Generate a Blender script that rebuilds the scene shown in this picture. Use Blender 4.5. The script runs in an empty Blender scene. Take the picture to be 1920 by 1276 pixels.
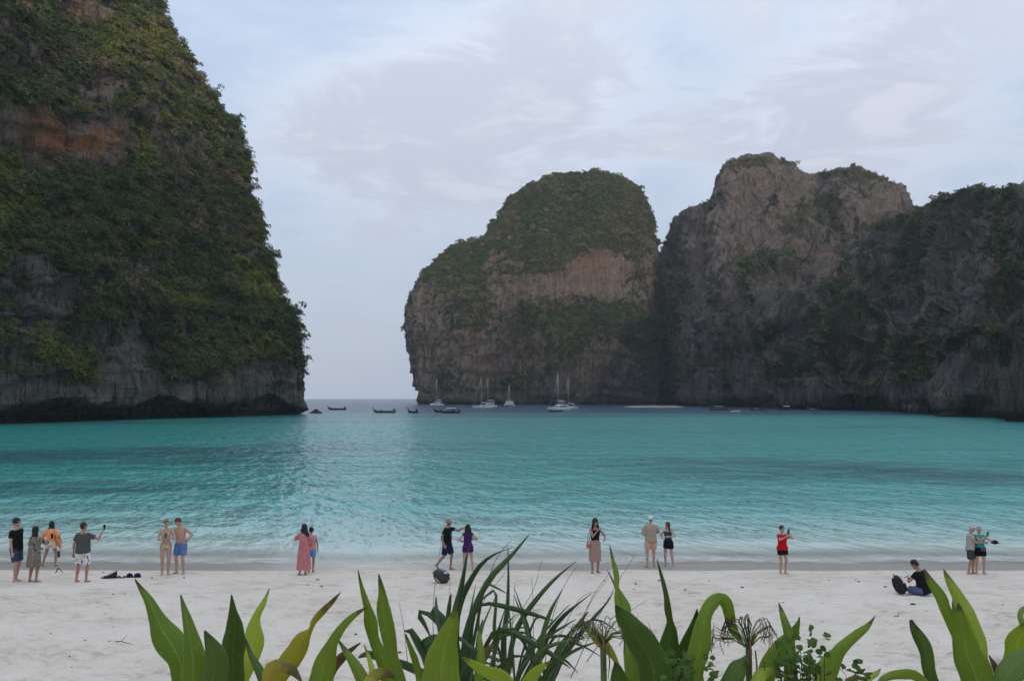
import bpy, bmesh, math, random
import numpy as np
from mathutils import Vector, Matrix, Euler

random.seed(7)
rng = np.random.default_rng(11)
S = bpy.context.scene
COL = S.collection

# ------------------------------------------------------------------ camera, sky, sun, exposure
F = 1493.0            # focal length in photo pixels (1920 wide)
CAMZ = 5.6            # eye height above the water
PITCH = math.atan(107.0 / F)
cam_data = bpy.data.cameras.new('camera')
cam_data.sensor_fit = 'HORIZONTAL'
cam_data.sensor_width = 36.0
cam_data.lens = 36.0 * F / 1920.0
cam_data.clip_start = 0.05
cam_data.clip_end = 20000.0
cam = bpy.data.objects.new('camera', cam_data)
COL.objects.link(cam)
cam.location = (0, 0, CAMZ)
cam.rotation_euler = (math.pi / 2 + PITCH, 0, 0)
S.camera = cam

SUN_EL = math.radians(9.0)
SUN_AZ = math.radians(163.0)      # clockwise from +Y: the sun stands low behind the camera, to the right
W = bpy.data.worlds.new('World')
S.world = W
W.use_nodes = True


class NT:
    """small helper round a node tree"""
    def __init__(self, tree, clear=True):
        self.t = tree
        if clear:
            tree.nodes.clear()

    def n(self, kind, *ins, out=0, **kw):
        nd = self.t.nodes.new(kind)
        named = {}
        for k, v in kw.items():
            if hasattr(nd, k) and k not in ('inputs',):
                try:
                    setattr(nd, k, v)
                    continue
                except Exception:
                    pass
            named[k] = v
        for i, v in enumerate(ins):
            self._set(nd.inputs[i], v)
        for k, v in named.items():
            key = k.replace('_', ' ')
            sock = nd.inputs.get(key) or nd.inputs.get(key.title()) or nd.inputs.get(k)
            if sock is None:
                raise KeyError(kind + ' ' + k)
            self._set(sock, v)
        if out is None:
            return nd
        return nd.outputs[out] if len(nd.outputs) else nd

    def _set(self, sock, v):
        if v is None:
            return
        if isinstance(v, bpy.types.NodeSocket):
            self.t.links.new(v, sock)
        else:
            if sock.type == 'RGBA' and isinstance(v, (tuple, list)) and len(v) == 3:
                v = (*v, 1.0)
            sock.default_value = v

    def math(self, op, a, b=None, c=None, clamp=False):
        nd = self.t.nodes.new('ShaderNodeMath')
        nd.operation = op
        nd.use_clamp = clamp
        self._set(nd.inputs[0], a)
        if b is not None:
            self._set(nd.inputs[1], b)
        if c is not None:
            self._set(nd.inputs[2], c)
        return nd.outputs[0]

    def vmath(self, op, a, b=None, out=0):
        nd = self.t.nodes.new('ShaderNodeVectorMath')
        nd.operation = op
        self._set(nd.inputs[0], a)
        if b is not None:
            self._set(nd.inputs[1], b)
        return nd.outputs[out] if len(nd.outputs) else nd

    def mix(self, f, a, b, mode='MIX'):
        nd = self.t.nodes.new('ShaderNodeMix')
        nd.data_type = 'RGBA'
        nd.blend_type = mode
        nd.clamp_factor = True
        self._set(nd.inputs[0], f)
        self._set(nd.inputs[6], a)
        self._set(nd.inputs[7], b)
        return nd.outputs[2]

    def ramp(self, f, stops, interp='LINEAR'):
        nd = self.t.nodes.new('ShaderNodeValToRGB')
        cr = nd.color_ramp
        cr.interpolation = interp
        while len(cr.elements) < len(stops):
            cr.elements.new(0.5)
        for e, (p, c) in zip(cr.elements, stops):
            e.position = p
            if isinstance(c, (int, float)):
                c = (c, c, c)
            e.color = (*c, 1.0)
        self._set(nd.inputs[0], f)
        return nd.outputs[0]

    def smooth(self, v, lo, hi):
        nd = self.t.nodes.new('ShaderNodeMapRange')
        nd.interpolation_type = 'SMOOTHSTEP'
        self._set(nd.inputs[0], v)
        nd.inputs[1].default_value = lo
        nd.inputs[2].default_value = hi
        nd.inputs[3].default_value = 0.0
        nd.inputs[4].default_value = 1.0
        return nd.outputs[0]

    def noise(self, vec, scale, detail=3.0, rough=0.5, dist=0.0, out=0):
        nd = self.t.nodes.new('ShaderNodeTexNoise')
        self._set(nd.inputs['Vector'], vec)
        nd.inputs['Scale'].default_value = scale
        nd.inputs['Detail'].default_value = detail
        nd.inputs['Roughness'].default_value = rough
        nd.inputs['Distortion'].default_value = dist
        return nd.outputs[out] if len(nd.outputs) else nd

    def scale(self, vec, s, loc=(0, 0, 0)):
        nd = self.t.nodes.new('ShaderNodeMapping')
        self._set(nd.inputs[0], vec)
        nd.inputs['Scale'].default_value = s
        nd.inputs['Location'].default_value = loc
        return nd.outputs[0]


def px_dir(px, py):
    u, v = (px - 960.0) / F, (638.0 - py) / F
    c, s = math.cos(PITCH), math.sin(PITCH)
    return np.array([u, c - v * s, s + v * c])


def at(px, py, Y):
    """the point at distance Y in front of the camera that the photo shows at (px, py)"""
    d = px_dir(px, py)
    return np.array([0, 0, CAMZ]) + d * (Y / d[1])


def proj(P):
    """photo pixels of world points (n,3)"""
    P = np.asarray(P, float)
    c, s = math.cos(PITCH), math.sin(PITCH)
    x, y, z = P[..., 0], P[..., 1], P[..., 2] - CAMZ
    w = y * c + z * s
    v = -y * s + z * c
    return 960 + F * x / w, 638 - F * v / w


# sky: clear evening-blue Nishita sky under thin, broken lavender cloud
nt = NT(W.node_tree)
sky = nt.n('ShaderNodeTexSky', out=None)
sky.sky_type = 'NISHITA'
sky.sun_disc = False
sky.sun_elevation = SUN_EL
sky.sun_rotation = SUN_AZ
sky.air_density = 1.0
sky.dust_density = 1.2
sky.ozone_density = 1.6
dirv = nt.n('ShaderNodeTexCoord', out=0)
sep = nt.n('ShaderNodeSeparateXYZ', dirv, out=None)
zz = nt.math('MAXIMUM', sep.outputs[2], 0.0)
den = nt.math('ADD', zz, 0.22)
plane = nt.n('ShaderNodeCombineXYZ', nt.math('DIVIDE', sep.outputs[0], den), nt.math('DIVIDE', sep.outputs[1], den), 0.0)
plane = nt.vmath('ADD', plane, (3.1, 7.7, 0.0))
n_big = nt.noise(plane, 1.15, 4.0, 0.55, 0.25)
n_mid = nt.noise(nt.scale(plane, (1, 1.4, 1)), 2.9, 8.0, 0.66, 0.5)


def lobe(px, py, k):
    d = px_dir(px, py)
    d = d / np.linalg.norm(d)
    dt = nt.vmath('DOT_PRODUCT', nt.vmath('NORMALIZE', dirv), tuple(d), out=1)
    return nt.math('EXPONENT', nt.math('MULTIPLY', nt.math('SUBTRACT', dt, 1.0), k))


cover = nt.math('ADD', nt.math('MULTIPLY', n_big, 0.6), nt.math('MULTIPLY', n_mid, 0.4))
for (px, py, k, a) in [(640, 255, 150, .17), (860, 170, 160, .15), (1060, 70, 150, .12), (1480, 260, 150, .13), (1800, 90, 160, .10),
                       (620, 30, 160, -.10), (1230, 60, 200, -.05), (1330, 170, 120, -.06), (1880, 110, 300, -.12), (540, 380, 200, -.05),
                       (1640, 130, 200, .08), (420, 60, 200, -.04)]:
    cover = nt.math('ADD', cover, nt.math('MULTIPLY', lobe(px, py, k), a))
cl = nt.smooth(cover, 0.40, 0.62)
thick = nt.smooth(nt.math('ADD', cover, nt.math('MULTIPLY', nt.math('SUBTRACT', n_mid, 0.5), 0.5)), 0.47, 0.66)
clear_blue = nt.mix(0.72, sky.outputs[0], (5.3, 6.3, 8.1))
cloudc = nt.mix(thick, (6.5, 6.95, 8.0), (4.95, 5.4, 6.4))
pink = nt.smooth(n_mid, 0.50, 0.66)
cloudc = nt.mix(nt.math('MULTIPLY', pink, 0.45), cloudc, (7.4, 7.25, 7.7))
col = nt.mix(nt.math('MULTIPLY', cl, 0.85), clear_blue, cloudc)
low = nt.smooth(zz, 0.0, 0.30)
col = nt.mix(low, nt.mix(0.78, clear_blue, (5.2, 5.85, 7.0)), col)
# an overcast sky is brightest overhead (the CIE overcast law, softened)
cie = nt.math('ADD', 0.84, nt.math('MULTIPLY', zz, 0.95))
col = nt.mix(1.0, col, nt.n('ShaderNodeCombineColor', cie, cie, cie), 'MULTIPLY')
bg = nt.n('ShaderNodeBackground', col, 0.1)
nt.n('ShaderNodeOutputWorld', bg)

sl = bpy.data.lights.new('sun', 'SUN')
sl.energy = 2.9
sl.angle = math.radians(7.0)
sl.color = (1.0, 0.84, 0.66)
sun = bpy.data.objects.new('sun', sl)
COL.objects.link(sun)
sd = Vector((math.sin(SUN_AZ) * math.cos(SUN_EL), math.cos(SUN_AZ) * math.cos(SUN_EL), math.sin(SUN_EL)))
sun.rotation_euler = sd.to_track_quat('Z', 'Y').to_euler()
sun.location = (0, -40, 60)

S.view_settings.view_transform = 'Standard'
S.view_settings.look = 'None'
S.view_settings.exposure = 0.06
S.view_settings.gamma = 1.0
S.view_settings.use_curve_mapping = False
S.render.engine = 'CYCLES'
cy = S.cycles
cy.use_denoising = True
try:
    cy.denoiser = 'OPENIMAGEDENOISE'
    cy.denoising_input_passes = 'RGB_ALBEDO_NORMAL'
    cy.denoising_prefilter = 'ACCURATE'
except Exception:
    pass
cy.max_bounces = 6
cy.diffuse_bounces = 3
cy.glossy_bounces = 3
cy.transmission_bounces = 4
cy.transparent_max_bounces = 8
cy.volume_bounces = 1
cy.use_adaptive_sampling = True
cy.adaptive_threshold = 0.01


# ------------------------------------------------------------------ numpy noise
def _hash(ix, iy, iz, seed):
    h = (ix.astype(np.int64) * 374761393 + iy.astype(np.int64) * 668265263 + iz.astype(np.int64) * 1274126177 + seed * 974634777) & 0xFFFFFFFF
    h = ((h ^ (h >> 13)) * 1274126177) & 0xFFFFFFFF
    h = (h ^ (h >> 16)) & 0xFFFF
    return h / 32767.5 - 1.0


def vnoise(P, seed=0):
    P = np.asarray(P, float)
    i = np.floor(P).astype(np.int64)
    f = P - i
    u = f * f * f * (f * (f * 6 - 15) + 10)
    x, y, z = i[..., 0], i[..., 1], i[..., 2]
    r = 0
    for dx in (0, 1):
        wx = u[..., 0] if dx else 1 - u[..., 0]
        for dy in (0, 1):
            wy = u[..., 1] if dy else 1 - u[..., 1]
            for dz in (0, 1):
                wz = u[..., 2] if dz else 1 - u[..., 2]
                r = r + wx * wy * wz * _hash(x + dx, y + dy, z + dz, seed)
    return r


def fbm(P, octv=4, seed=0, gain=0.5, lac=2.03):
    P = np.asarray(P, float)
    a, r, t = 1.0, 0, 0
    for o in range(octv):
        r = r + a * vnoise(P, seed + o * 17)
        t += a
        a *= gain
        P = P * lac + 11.3
    return r / t


def sstep(x, lo, hi):
    t = np.clip((np.asarray(x, float) - lo) / (hi - lo), 0, 1)
    return t * t * (3 - 2 * t)


# ------------------------------------------------------------------ mesh helpers
def mesh_np(name, V, Q, smooth=True, attrs=None):
    """V (n,3), Q (m,k) faces of one size"""
    me = bpy.data.meshes.new(name)
    V = np.ascontiguousarray(V, dtype=np.float32)
    Q = np.ascontiguousarray(Q, dtype=np.int32)
    k = Q.shape[1]
    me.vertices.add(len(V))
    me.vertices.foreach_set('co', V.ravel())
    me.loops.add(Q.size)
    me.loops.foreach_set('vertex_index', Q.ravel())
    me.polygons.add(len(Q))
    me.polygons.foreach_set('loop_start', np.arange(0, Q.size, k, dtype=np.int32))
    me.update(calc_edges=True)
    me.polygons.foreach_set('use_smooth', np.full(len(Q), smooth))
    for an, av in (attrs or {}).items():
        at_ = me.attributes.new(an, 'FLOAT', 'POINT')
        at_.data.foreach_set('value', np.ascontiguousarray(av, dtype=np.float32).ravel())
    me.validate()
    return me


def grid_faces(nr, nc, wrap=False):
    r = np.arange(nr - 1)[:, None]
    c = np.arange(nc if wrap else nc - 1)[None, :]
    c2 = (c + 1) % nc
    a = r * nc + c
    b = r * nc + c2
    d = (r + 1) * nc + c
    e = (r + 1) * nc + c2
    return np.stack([a, b, e, d], -1).reshape(-1, 4)


def link(name, me, mat=None, parent=None, **props):
    o = bpy.data.objects.new(name, me)
    COL.objects.link(o)
    if mat is not None:
        if len(me.materials) == 0:
            me.materials.append(mat)
    if parent is not None:
        o.parent = parent
    for k, v in props.items():
        o[k] = v
    return o


def empty(name, loc=(0, 0, 0), rz=0.0, label=None, cat=None, group=None):
    o = bpy.data.objects.new(name, None)
    COL.objects.link(o)
    o.empty_display_size = 0.1
    o.location = tuple(float(v) for v in loc)
    o.rotation_euler = (0, 0, rz)
    tag(o, label, cat, group)
    return o


def tag(o, label=None, cat=None, group=None, kind=None):
    if label:
        o['label'] = label
    if cat:
        o['category'] = cat
    if group:
        o['group'] = group
    if kind:
        o['kind'] = kind
    return o


class MB:
    """collects shapes, then links them as one mesh object"""
    def __init__(self):
        self.v, self.f, self.n = [], [], 0

    def add(self, V, Fs):
        V = [tuple(map(float, p)) for p in V]
        self.v += V
        self.f += [tuple(int(i) + self.n for i in q) for q in Fs]
        self.n += len(V)
        return self

    def box(self, c, s, rot=None, taper=1.0):
        pts = []
        for sz in (-1, 1):
            for sx, sy in ((-1, -1), (1, -1), (1, 1), (-1, 1)):
                k = taper if sz > 0 else 1.0
                pts.append(Vector((sx * s[0] / 2 * k, sy * s[1] / 2 * k, sz * s[2] / 2)))
        if rot is not None:
            R = Euler(rot).to_matrix()
            pts = [R @ p for p in pts]
        pts = [p + Vector(c) for p in pts]
        return self.add(pts, [(0, 3, 2, 1), (4, 5, 6, 7), (0, 1, 5, 4), (1, 2, 6, 5), (2, 3, 7, 6), (3, 0, 4, 7)])

    def rings(self, rings, caps=True, wrap=True):
        """list of equal-length rings of points"""
        n = len(rings[0])
        V = [p for r in rings for p in r]
        Fs = []
        for i in range(len(rings) - 1):
            for j in range(n if wrap else n - 1):
                k = (j + 1) % n
                Fs.append((i * n + j, i * n + k, (i + 1) * n + k, (i + 1) * n + j))
        if caps:
            Fs.append(tuple(reversed(range(n))))
            b = (len(rings) - 1) * n
            Fs.append(tuple(range(b, b + n)))
        return self.add(V, Fs)

    def tube(self, pts, rad, n=8, caps=True, flat=None):
        pts = [Vector(p) for p in pts]
        if not hasattr(rad, '__len__'):
            rad = [rad] * len(pts)
        up = None
        rings = []
        for i, p in enumerate(pts):
            a, b = pts[max(i - 1, 0)], pts[min(i + 1, len(pts) - 1)]
            t = (b - a).normalized()
            if up is None:
                up = Vector((0, 0, 1)) if abs(t.z) < 0.9 else Vector((1, 0, 0))
            s = t.cross(up)
            if s.length < 1e-5:
                s = t.cross(Vector((0, 1, 0)))
            s.normalize()
            up = s.cross(t).normalized()
            r = rad[i]
            r2 = r * (flat if flat else 1.0)
            rings.append([p + s * (r * math.cos(k * 2 * math.pi / n)) + up * (r2 * math.sin(k * 2 * math.pi / n)) for k in range(n)])
        return self.rings(rings, caps)

    def ball(self, c, r, n=10, m=7, rot=None):
        if not hasattr(r, '__len__'):
            r = (r, r, r)
        R = Euler(rot).to_matrix() if rot is not None else None
        rings = []
        for i in range(m):
            th = math.pi * (i + 0.35) / (m - 0.3)
            ring = []
            for k in range(n):
                ph = 2 * math.pi * k / n
                v = Vector((r[0] * math.sin(th) * math.cos(ph), r[1] * math.sin(th) * math.sin(ph), -r[2] * math.cos(th)))
                if R:
                    v = R @ v
                ring.append(v + Vector(c))
            rings.append(ring)
        return self.rings(rings)

    def mesh(self, name, smooth=True):
        me = bpy.data.meshes.new(name)
        me.from_pydata(self.v, [], self.f)
        me.update()
        me.polygons.foreach_set('use_smooth', [smooth] * len(me.polygons))
        return me

    def build(self, name, mat=None, parent=None, smooth=True, **props):
        return link(name, self.mesh(name, smooth), mat, parent, **props)


MATS = {}


def mat_simple(name, col, rough=0.6, spec=0.3, var=0.0, vscale=8.0, metal=0.0, bump=0.0, bscale=60.0, transl=0.0):
    if name in MATS:
        return MATS[name]
    m = bpy.data.materials.new(name)
    m.use_nodes = True
    t = NT(m.node_tree)
    tc = t.n('ShaderNodeTexCoord', out=3)
    c = (*col, 1.0)
    if var > 0:
        nz = t.noise(tc, vscale, 4.0, 0.6)
        c = t.mix(nz, tuple(max(0, v * (1 - var)) for v in col), tuple(min(1, v * (1 + var)) for v in col))
    p = t.n('ShaderNodeBsdfPrincipled', out=None)
    t._set(p.inputs['Base Color'], c)
    p.inputs['Roughness'].default_value = rough
    p.inputs['Specular IOR Level'].default_value = spec
    p.inputs['Metallic'].default_value = metal
    if bump > 0:
        b = t.n('ShaderNodeBump', out=None)
        b.inputs['Strength'].default_value = bump
        b.inputs['Distance'].default_value = 0.01
        t._set(b.inputs['Height'], t.noise(tc, bscale, 3.0, 0.6))
        t._set(p.inputs['Normal'], b.outputs[0])
    sh = p.outputs[0]
    if transl > 0:
        tr = t.n('ShaderNodeBsdfTranslucent', c)
        sh = t.n('ShaderNodeMixShader', transl, sh, tr)
    t.n('ShaderNodeOutputMaterial', sh)
    MATS[name] = m
    return m
# ------------------------------------------------------------------ beach and sea bed
def waterline(x):
    x = np.asarray(x, float)
    P = np.stack([x * 0.13, x * 0 + 3.3, x * 0], -1)
    P2 = np.stack([x * 0.7, x * 0 + 9.3, x * 0], -1)
    return 27.45 + 0.55 * vnoise(P, 5) + 0.06 * vnoise(P2, 6) - 0.9 * np.exp(-((x + 5.2) / 2.6) ** 2)


def ground_z(x, y):
    x = np.asarray(x, float)
    y = np.asarray(y, float)
    s = 27.45 - y
    z = np.interp(s, [-6000, -140, -60, -25, -8, -2, 0, 2, 5.5, 12.5, 15.5, 19, 23.5, 25.5, 30, 6000],
                  [-14, -9, -4.2, -1.9, -0.62, -0.13, 0.0, 0.085, 0.30, 0.50, 0.80, 1.75, 3.4, 4.0, 4.05, 4.1])
    return z


def sand_relief(x, y):
    P = np.stack([x, y, x * 0], -1)
    dry = sstep(25.6 - y, 0.0, 2.5)
    tramp = sstep(23.5 - y, 0.0, 4.0)
    z = 0.035 * fbm(P * 0.35, 3, 40)
    z = z + tramp * (0.075 * fbm(P * np.array([1.5, 2.1, 1]), 3, 41) - 0.12 * np.clip(vnoise(P * np.array([2.2, 2.9, 1]), 44) - 0.25, 0, 1)
                     - 0.15 * np.clip(vnoise(P * np.array([3.3, 3.9, 1]) + 5, 47) - 0.28, 0, 1))
    z = z + dry * (0.024 * fbm(P * 4.5, 2, 45) - 0.07 * tramp * np.clip(vnoise(P * np.array([4.4, 5.2, 1]) + 3, 49) - 0.25, 0, 1))
    return z * np.where(y < 27.5, dry * 0.9 + 0.1, 0.0)


gx = np.concatenate([[-3500, -2000, -700, -300, -150], np.arange(-90, -22, 2.0), np.arange(-22, 22, 0.085), np.arange(22, 92, 2.0), [150, 300, 700, 2000, 3500]])
gy = np.concatenate([[-900, -500, -200, -60, -20, -5, -1], np.arange(0, 12.5, 0.25), np.arange(12.5, 26.2, 0.075), np.arange(26.2, 31, 0.15), np.arange(31, 60, 2.0), [70, 90, 130, 200, 400, 900, 2000, 3500]])
XX, YY = np.meshgrid(gx, gy)
ZZ = ground_z(XX, YY) + sand_relief(XX, YY) * (np.abs(XX) < 60)
wl = waterline(XX)
sd_ = YY - wl                                    # >0 under water
edge = -1.40 + 0.10 * vnoise(np.stack([XX * 0.5, XX * 0, XX * 0], -1), 8) + 0.05 * vnoise(np.stack([XX * 2.0, XX * 0, XX * 0], -1), 9)
wet = sstep(YY - (27.45 + edge), -0.05, 0.12) * (1 - 0.85 * sstep(sd_, 0.0, 1.2))
wet = wet * (1 - 0.75 * np.exp(-((XX + 4.6) / 2.2) ** 2) * (YY < 27.2))
dimp = fbm(np.stack([XX * 1.2, YY * 2.6, XX * 0], -1), 3, 77)

m = bpy.data.materials.new('coral_sand')
m.use_nodes = True
t = NT(m.node_tree)
pos = t.n('ShaderNodeNewGeometry', out=0)
wetn = t.n('ShaderNodeAttribute', out=2, attribute_name='wet')
n1 = t.noise(pos, 0.35, 4.0, 0.6)
n2 = t.noise(t.scale(pos, (1.2, 2.8, 1.0)), 1.7, 5.0, 0.65)
n3 = t.noise(pos, 42.0, 3.0, 0.7)
dry = t.mix(t.smooth(n2, 0.42, 0.72), (0.76, 0.665, 0.545), (0.54, 0.45, 0.34))
dry = t.mix(t.smooth(n1, 0.40, 0.65), dry, (0.81, 0.715, 0.60))
speck = t.smooth(t.math('ADD', t.noise(t.scale(pos, (1.0, 1.9, 1.0)), 8.0, 5.0, 0.75), t.math('MULTIPLY', t.math('SUBTRACT', n2, 0.5), 0.5)), 0.60, 0.70)
dry = t.mix(t.math('MULTIPLY', speck, 0.62), dry, (0.36, 0.29, 0.22))
dry = t.mix(t.math('MULTIPLY', t.smooth(n3, 0.35, 0.8), 0.25), dry, (0.52, 0.47, 0.41))
damp = t.mix(n2, (0.47, 0.42, 0.355), (0.40, 0.36, 0.30))
colr = t.mix(wetn, dry, damp)
rough = t.math('SUBTRACT', 0.9, t.math('MULTIPLY', wetn, 0.62))
bmp = t.n('ShaderNodeBump', out=None)
bmp.inputs['Strength'].default_value = 0.85
bmp.inputs['Distance'].default_value = 0.08
hh = t.math('ADD', t.math('MULTIPLY', t.noise(t.scale(pos, (1.0, 1.5, 1.0)), 6.0, 4.0, 0.6), 0.7), t.math('MULTIPLY', t.noise(pos, 55.0, 2.0, 0.6), 0.12))
t._set(bmp.inputs['Height'], t.math('MULTIPLY', hh, t.math('SUBTRACT', 1.0, t.math('MULTIPLY', wetn, 0.96))))
t.n('ShaderNodeOutputMaterial', t.n('ShaderNodeBsdfPrincipled', Base_Color=colr, Roughness=rough, Normal=bmp.outputs[0], Specular_IOR_Level=0.3))
M_SAND = m
link('beach', mesh_np('beach', np.stack([XX, YY, ZZ], -1).reshape(-1, 3), grid_faces(*XX.shape), True,
                      {'wet': wet.ravel()}), M_SAND, kind='structure')

# ------------------------------------------------------------------ sea
wy = np.concatenate([np.arange(25.6, 34, 0.12), 34 * np.exp(np.arange(0, math.log(3400 / 34.0), 0.03)), [3500]])
wu = np.concatenate([[-40, -14, -6, -3.5, -2.4, -1.7], np.linspace(-1.2, 1.2, 260), [1.7, 2.4, 3.5, 6, 14, 40]])
UU, WY = np.meshgrid(wu, wy)
UU = np.sign(UU) * np.minimum(np.abs(UU), 3500 / WY)
WX = UU * WY
dep = WY - waterline(np.clip(WX, -80, 80))

m = bpy.data.materials.new('sea_water')
m.use_nodes = True
t = NT(m.node_tree)
pos = t.n('ShaderNodeNewGeometry', out=0)
sp = t.n('ShaderNodeSeparateXYZ', pos, out=None)
X, Y = sp.outputs[0], sp.outputs[1]
off = t.n('ShaderNodeAttribute', out=2, attribute_name='offshore')
# body colour with distance from the shore
lg = t.math('LOGARITHM', t.math('MAXIMUM', off, 0.6), 10.0)           # 0.6 m .. 6000 m  ->  -0.2 .. 3.8
wob = t.math('MULTIPLY', t.math('SUBTRACT', t.noise(t.scale(pos, (0.006, 0.02, 1)), 1.0, 3.0, 0.5), 0.5), 0.35)
pt = t.math('DIVIDE', t.math('ADD', t.math('ADD', lg, wob), 0.2), 4.0)
body = t.ramp(pt, [(0.0, (0.70, 0.70, 0.62)), (0.18, (0.54, 0.64, 0.56)), (0.27, (0.34, 0.55, 0.49)), (0.35, (0.140, 0.43, 0.385)), (0.43, (0.048, 0.325, 0.275)),
                   (0.545, (0.024, 0.275, 0.232)), (0.615, (0.024, 0.255, 0.215)), (0.66, (0.010, 0.062, 0.105)), (0.76, (0.012, 0.05, 0.105)), (1.0, (0.02, 0.07, 0.14))])
# reefs and sea-grass on the bottom, darkened to paint in the left cliff's reflection
pn = t.math('ADD', t.math('MULTIPLY', t.noise(t.scale(pos, (0.045, 0.10, 1), (4.2, 1.0, 0)), 1.0, 5.0, 0.65, 0.5), 0.6), t.math('MULTIPLY', t.noise(t.scale(pos, (0.16, 0.42, 1)), 1.0, 4.0, 0.6, 0.4), 0.4))


wn = t.n('ShaderNodeSeparateXYZ', t.noise(t.scale(pos, (0.035, 0.05, 1)), 1.0, 3.0, 0.55, out=1), out=None)
Xw = t.math('ADD', X, t.math('MULTIPLY', t.math('SUBTRACT', wn.outputs[0], 0.5), 45.0))
Yw = t.math('ADD', t.math('ADD', Y, t.math('MULTIPLY', t.math('SUBTRACT', wn.outputs[1], 0.5), 34.0)), t.math('MULTIPLY', X, -0.10))


def blob(cx, cy, rx, ry):
    cy = cy - 0.10 * cx
    a = t.math('DIVIDE', t.math('SUBTRACT', Xw, cx), rx)
    b = t.math('DIVIDE', t.math('SUBTRACT', Yw, cy), ry)
    r2 = t.math('ADD', t.math('MULTIPLY', a, a), t.math('MULTIPLY', b, b))
    return t.math('EXPONENT', t.math('MULTIPLY', r2, -1.0))


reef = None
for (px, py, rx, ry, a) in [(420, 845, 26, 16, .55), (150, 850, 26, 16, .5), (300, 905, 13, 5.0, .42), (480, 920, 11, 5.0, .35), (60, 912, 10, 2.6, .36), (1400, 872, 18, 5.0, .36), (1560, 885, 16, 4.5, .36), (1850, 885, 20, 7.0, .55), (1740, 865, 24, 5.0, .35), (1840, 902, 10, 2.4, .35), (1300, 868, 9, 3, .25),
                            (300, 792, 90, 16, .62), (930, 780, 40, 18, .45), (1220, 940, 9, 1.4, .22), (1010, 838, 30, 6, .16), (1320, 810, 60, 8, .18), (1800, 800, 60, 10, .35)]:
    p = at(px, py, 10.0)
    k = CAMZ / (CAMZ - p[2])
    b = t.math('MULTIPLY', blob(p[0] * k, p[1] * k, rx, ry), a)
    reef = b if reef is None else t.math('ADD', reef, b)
reef_and_refl_mask = t.smooth(t.math('ADD', reef, t.math('MULTIPLY', t.math('SUBTRACT', pn, 0.5), 3.0)), 0.0, 1.05)
reef_and_refl_mask = t.math('MULTIPLY', reef_and_refl_mask, t.smooth(off, 7.0, 16.0))
body = t.mix(t.math('MULTIPLY', reef_and_refl_mask, 0.74), body, (0.010, 0.085, 0.095))
# waves
warp = t.n('ShaderNodeMapping', pos, out=None)
warp.inputs['Rotation'].default_value = (0, 0, math.radians(-24))
wv = warp.outputs[0]
h1 = t.math('MULTIPLY', t.math('SUBTRACT', t.noise(t.scale(wv, (0.62, 0.30, 1)), 1.0, 2.0, 0.5, 0.3), 0.5), 0.80)
h2 = t.math('MULTIPLY', t.math('SUBTRACT', t.noise(t.scale(wv, (2.1, 0.85, 1)), 1.0, 2.0, 0.5, 0.4), 0.5), 0.34)
h3 = t.math('MULTIPLY', t.math('SUBTRACT', t.noise(t.scale(pos, (0.12, 0.22, 1)), 1.0, 2.0, 0.5), 0.5), 1.1)
calm = t.math('ADD', 0.25, t.math('MULTIPLY', t.smooth(off, 0.2, 6.0), 0.75))
hh = t.math('MULTIPLY', t.math('ADD', t.math('ADD', h1, h2), h3), calm)
bmp = t.n('ShaderNodeBump', out=None)
bmp.inputs['Strength'].default_value = 1.0
bmp.inputs['Distance'].default_value = 1.0
t._set(bmp.inputs['Height'], hh)
nrm = bmp.outputs[0]
fr = t.n('ShaderNodeFresnel', 1.33, nrm)
glos = t.n('ShaderNodeBsdfAnisotropic', Color=(1, 1, 1), Roughness=0.19, Normal=nrm)
diff = t.n('ShaderNodeBsdfDiffuse', Color=body, Normal=t.n('ShaderNodeMix', 0.65, None, None, None, (0, 0, 1), nrm, data_type='VECTOR', out=1))
transp = t.n('ShaderNodeBsdfTransparent', Color=(0.95, 0.98, 0.97))
alpha = t.smooth(off, -0.3, 3.2)
# foam on the swash edge
fn = t.noise(t.scale(pos, (0.9, 2.2, 1)), 1.6, 5.0, 0.7, 0.5)
inner = t.math('ADD', off, t.math('MULTIPLY', t.math('SUBTRACT', t.noise(t.scale(pos, (0.22, 0.22, 1)), 1.0, 2.0, 0.5), 0.5), 2.4))
fo = t.math('MULTIPLY', t.smooth(inner, -0.4, 0.1), t.math('SUBTRACT', 1.0, t.smooth(inner, 0.25, 1.3)))
fo = t.math('MULTIPLY', fo, t.smooth(fn, 0.34, 0.60))
under = t.n('ShaderNodeMixShader', alpha, transp, diff)
foamd = t.n('ShaderNodeBsdfDiffuse', Color=(0.82, 0.84, 0.83))
under = t.n('ShaderNodeMixShader', t.math('MULTIPLY', fo, 0.5), under, foamd)
lim = t.math('MULTIPLY', fr, t.math('ADD', 0.25, t.math('MULTIPLY', t.smooth(off, 0.0, 8.0), 0.50)))
t.n('ShaderNodeOutputMaterial', t.n('ShaderNodeMixShader', lim, under, glos))
wz = 0.004 + 0.0 * WX
link('sea', mesh_np('sea', np.stack([WX, WY, wz], -1).reshape(-1, 3), grid_faces(*WX.shape), True, {'offshore': dep.ravel()}), m, kind='structure')

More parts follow.
